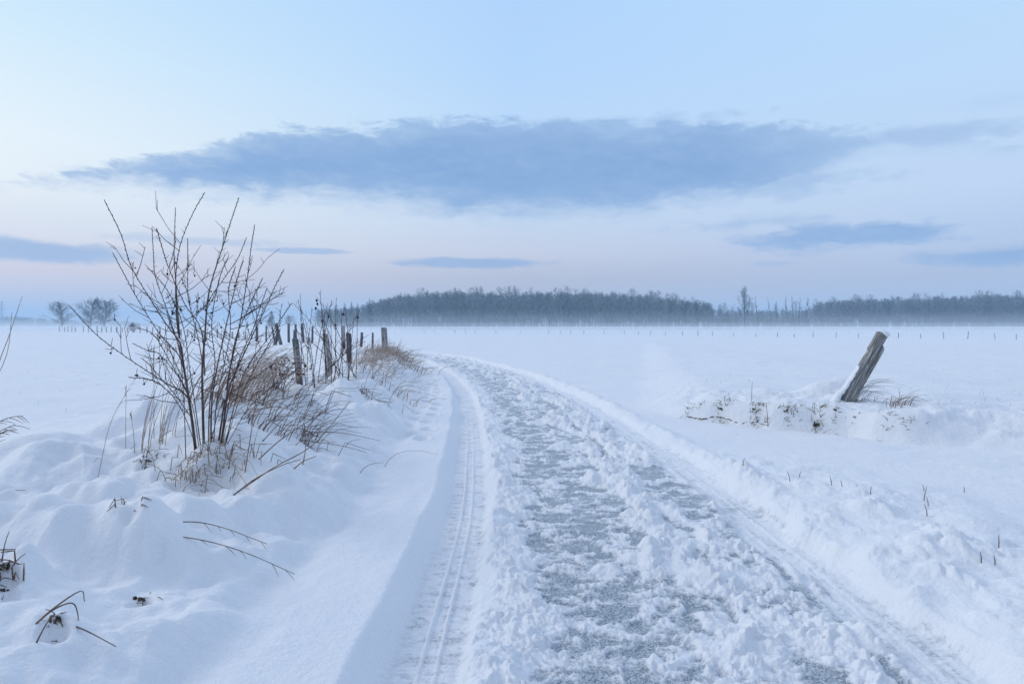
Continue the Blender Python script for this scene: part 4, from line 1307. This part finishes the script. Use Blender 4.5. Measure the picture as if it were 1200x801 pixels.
arcs('bent_grass', 'two long stems sloping across the snow at the outer edge', 'grass', (70, 560), [([(-10, 612), (40, 600), (95, 575), (150, 548)], .5), ([(-10, 622), (20, 612), (68, 594), (110, 560), (160, 520)], .6), ([(60, 600), (76, 585), (98, 555), (115, 535)], .2), ([(-4, 580), (10, 575), (30, 574)], .2)], M_DARKSTRAW, .003, side=False, seed=4)
arcs('tall_stalk', 'tall lone grass stalk with a seed head against the sky at the edge', 'grass', (-40, 590), [([(-30, 580), (-8, 450), (10, 395), (20, 365), (26, 347)], .3), ([(-40, 580), (-15, 470), (8, 415), (14, 366)], .3)], M_STRAW, .0035, side=False, seed=5)
arcs('tall_stalk', 'drooping feathery grass head entering from the edge above the field', 'grass', (-40, 600), [([(-60, 600), (-25, 530), (-5, 498), (12, 489), (27, 487)], .3), ([(-60, 600), (-20, 520), (0, 505), (18, 497)], .2), ([(-50, 600), (-20, 545), (-2, 512), (8, 503)], .1)], M_DARKSTRAW, .004, seed=6)
tuft('dead_tuft', 'brown grass tuft in snow on the field side of the berry shrub', 'grass tuft', 174, 543, 24, .14, .8, (.2, 0), M_DARKSTRAW, 10, .0042, .4, basew=.05, soil=.03)
tuft('grass_spray', 'upright spray of thin dry grass on the field side of the berry shrub', 'grass', 180, 525, 20, .62, .25, (.12, .1), M_STRAW, 11, .0032, 0, (0, .15), .3, basew=.09)
arcs('grass_spray', 'slender pale stalk rising alone over the field snow', 'grass', (116, 556), [([(114, 560), (128, 500), (145, 465), (159, 443)], .2)], M_STRAW, .0026, seed=9)
tuft('dead_tuft', 'tan drooping grass hanging over a snow lump under the berry shrub', 'grass tuft', 246, 548, 95, .33, .7, (.3, -.5), M_STRAW, 12, .0036, .5, (.5, 1.3), basew=.17)
arcs('fallen_stems', 'dark stems fanned out low over the snow right of the berry shrub', 'twigs', (300, 560), [([(300, 538), (330, 514), (370, 488), (397, 472)], .3), ([(268, 580), (320, 548), (368, 520), (410, 470)], .4), ([(286, 556), (292, 522), (299, 475), (304, 445)], .1),
     ([(302, 520), (340, 482), (372, 452)], .5), ([(275, 575), (300, 560), (330, 545), (352, 538)], -.1), ([(280, 535), (288, 560), (306, 585)], -.1), ([(320, 540), (321, 580)], -.02), ([(342, 548), (356, 540), (371, 534)], .1), ([(354, 545), (358, 525), (357, 500)], .0), ([(296, 545), (310, 567), (304, 590)], -.05)], M_DARKSTRAW, .0048, side=False, seed=10)
tuft('dead_tuft', 'dark grass clump under the snow lip right of the fallen stems', 'grass tuft', 357, 517, 26, .22, .6, (.8, -.4), M_DARKSTRAW, 13, .004, .4, (.5, 1.2), basew=.08)
arcs('fallen_stems', 'two thin stems lying flat on the bank snow towards the lane', 'twigs', (390, 510), [([(352, 503), (400, 507), (445, 516)], -.3), ([(350, 512), (400, 522), (430, 530)], -.4), ([(220, 574), (250, 577), (280, 583)], -.1)], M_DARKSTRAW, .0035, side=False, seed=11)
tuft('dead_tuft', 'dark grass under a snow cap on the lane side of the pale worn post', 'grass tuft', 428, 467, 34, .36, .6, (.7, -.4), M_DARKSTRAW, 14, .005, .3, (.5, 1.2), basew=.16)
tuft('dead_tuft', 'brown grass hanging over the bank edge before the bend', 'grass tuft', 444, 446, 40, .5, .6, (.8, -.4), M_STRAW, 15, .006, .2, (.4, 1.0), basew=.3)
tuft('dead_tuft', 'dark frosted grass spilling from the bank where the lane bends', 'grass tuft', 468, 422, 40, .7, .6, (.8, -.2), M_DARKSTRAW, 16, .008, .1, (.2, .8), basew=.5)
# withered leafy plant by the first post
wp = ground_at(332, 462)
wo = thing('withered_plant', 'withered plant with curled brown leaves beside the nearest grey post', 'plant', wp)
m = MB(); m2 = MB()
for k in range(15):
    t = at(rs.uniform(316, 350), rs.uniform(420, 442), wp.y + rs.uniform(-.3, .3)) - wp
    b_ = Vector((rs.uniform(-.1, .1) - .1, rs.uniform(-.1, .1), -.05))
    pth = bez(b_, b_.lerp(t, .5) + Vector((-.06, 0, .08)), t, 6)
    m.tube(pth, [.005, .005, .004, .004, .003, .003], 4)
    for _ in range(7):
        c = Vector(pth[-1]) + Vector((rs.gauss(0, .06), rs.gauss(0, .06), rs.gauss(0, .035)))
        m2.leaf(c, (rs.uniform(-1, 1), rs.uniform(-1, 1), rs.uniform(-1, .5)), (rs.uniform(-.3, .3), rs.uniform(-1, 0), 1), rs.uniform(.04, .075), .016)
m.build('stalks', M_DARKSTRAW, wo)
m2.build('leaves', M_LEAF, wo)
# right: grass on the ditch bank and about the leaning post
RG = 'grass tufts on the ditch bank'
for k, (px, py, n, ln, soil, lab) in enumerate([(807, 480, 9, .10, .03, 'small dark grass speck at the lane end of the ditch bank'), (822, 474, 8, .09, .02, 'tiny grass tuft on top of the ditch bank at its lane end'),
        (846, 482, 26, .17, .045, 'bushy green-brown grass tuft, first large one on the ditch bank'), (884, 484, 22, .15, .035, 'green-brown grass tuft beside the lone upright stem on the ditch bank'),
        (889, 495, 16, .12, .035, 'dark grass at the foot of the ditch bank below the middle tuft'), (897, 496, 8, .10, .02, 'small grass specks right of the dark foot grass'),
        (921, 488, 24, .14, .04, 'arched grass tuft midway between the middle tuft and the leaning post'), (930, 493, 7, .10, .015, 'two or three blades beside the arched tuft'),
        (978, 482, 10, .08, .03, 'yellowish sod tucked under the snow at the foot of the leaning post'), (980, 492, 12, .10, .015, 'sparse blades in the snow right of the earthy clod'),
        (1002, 494, 6, .05, .03, 'single dark speck of sod below the leaning post'), (1068, 496, 8, .12, .0, 'few stiff blades on the snow slope past the leaning post'),
        (1033, 501, 6, .16, .0, 'pair of stiff upright blades on the slope below the leaning post'), (1045, 497, 5, .10, .0, 'small blades beside the stiff pair below the leaning post')]):
    tuft('grass_tuft', lab, 'grass tuft', px, py, n, ln, .9, (.1, -.3), M_GREEN if k < 9 else M_DARKSTRAW, 60 + k, .005, .15, (.1, .9), group=RG, soil=soil, basew=.06)
tuft('grass_tuft', 'big earthy clod of brown sod in the snowbank before the leaning post', 'grass tuft', 959, 500, 26, .20, .7, (.1, -.2), M_GREEN, 80, .005, .1, (.1, .7), group=RG, soil=.085, basew=.08, ratio=1.4)
arcs('lone_stem', 'lone thin upright stem on the ditch bank', 'stem', (881, 470), [([(881, 472), (881, 460), (881.5, 447)], .0)], M_DARKSTRAW, .0045, side=False, seed=12)
arcs('lone_stem', 'dark broken stem at the foot of the ditch bank', 'stem', (900, 499), [([(900, 500), (899.5, 490), (898, 472)], .0)], M_DARKSTRAW, .006, side=False, seed=13)
tuft('long_grass', 'long dry blades sweeping out from the foot of the leaning post', 'grass', 1000, 469, 22, .75, .25, (1.1, .1), M_DARKSTRAW, 81, .003, 0, (.3, .8), basew=.06)
tuft('long_grass', 'separate bowed grass clump standing right of the leaning post', 'grass', 1050, 475, 30, .38, .5, (.7, -.1), M_DARKSTRAW, 82, .0034, .5, (.2, .9), basew=.09)
tuft('long_grass', 'flattened brown grass between leaning post and bowed clump', 'grass', 1022, 470, 14, .25, .6, (.7, 0), M_DARKSTRAW, 83, .003, .4, (.5, 1.1), basew=.12)
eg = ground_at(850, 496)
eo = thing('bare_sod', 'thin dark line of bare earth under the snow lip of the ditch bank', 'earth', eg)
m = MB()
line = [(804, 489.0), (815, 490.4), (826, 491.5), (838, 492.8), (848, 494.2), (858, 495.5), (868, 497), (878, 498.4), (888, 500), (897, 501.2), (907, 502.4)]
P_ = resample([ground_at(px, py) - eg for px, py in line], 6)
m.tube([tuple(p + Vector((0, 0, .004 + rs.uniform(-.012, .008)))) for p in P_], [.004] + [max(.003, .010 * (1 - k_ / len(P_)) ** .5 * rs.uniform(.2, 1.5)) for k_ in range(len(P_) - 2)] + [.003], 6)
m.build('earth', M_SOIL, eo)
STALK = ['nearest the far end of the thrown snow', 'taller of the first pair', 'shorter of the first pair', 'taller of the second pair', 'shorter of the second pair', 'standing single in the middle', 'tallest of the cluster under the leaning post', 'just right of the tallest in the cluster', 'lowest of the cluster, in front', 'alone between cluster and picture edge',
         'upright one of the outermost three', 'leftmost of the outermost three', 'lowest of the outermost three', 'farthest and smallest of the cluster']
# stalks in the thrown snow on the right
for k, (px, py, h) in enumerate([(870, 545, .07), (926, 564, .08), (936, 559, .05), (975, 569, .085), (987, 570, .05), (1020, 579, .06), (1082, 587, .11), (1088, 593, .07), (1087, 605, .09), (1130, 577, .05), (1170, 643, .08), (1150, 660, .06), (1166, 662, .05), (1083, 575, .05)]):
    g = ground_at(px, py)
    m = MB()
    r_ = random.Random(k)
    lx = r_.uniform(-.4, .5)
    m.tube([(0, 0, -.04), (lx * h * .4, 0, h * .5), (lx * h, .01, h)], [.0035, .003, .002], 5)
    o = m.build('grass_stalk', M_DARKSTRAW)
    o.location = g
    tag(o, 'short dark grass stalk in the trampled snow, %s' % STALK[k], 'grass stalk', 'stalks in the trampled snow')
# low brown bush out in the mist
mb = far_base(156, 118)
bo = thing('mist_bush', 'low brownish bush in the mist at the far fence', 'bush', mb)
for k in range(20):
    m = MB()
    for _ in range(4):
        a = rs.uniform(0, 6.28); w = rs.uniform(.2, 1.1)
        t = Vector((math.cos(a) * w, math.sin(a) * w * .8, rs.uniform(.9, 1.75) * (1 - .25 * w)))
        pth = bez((0, 0, -.1), (t.x * .4, t.y * .4, t.z * .7), t, 6)
        m.tube(pth, [.03, .028, .025, .022, .018, .012], 4)
        for _t in range(5):
            p, dr = lookup([Vector(q) for q in pth], rs.uniform(.4, 1))
            m.tube([tuple(p), tuple(p + (dr + Vector((rs.uniform(-1, 1), rs.uniform(-1, 1), rs.uniform(-.2, .6)))) * .25)], [.018, .01], 3)
    m.build('stem', M_TWIG, bo)
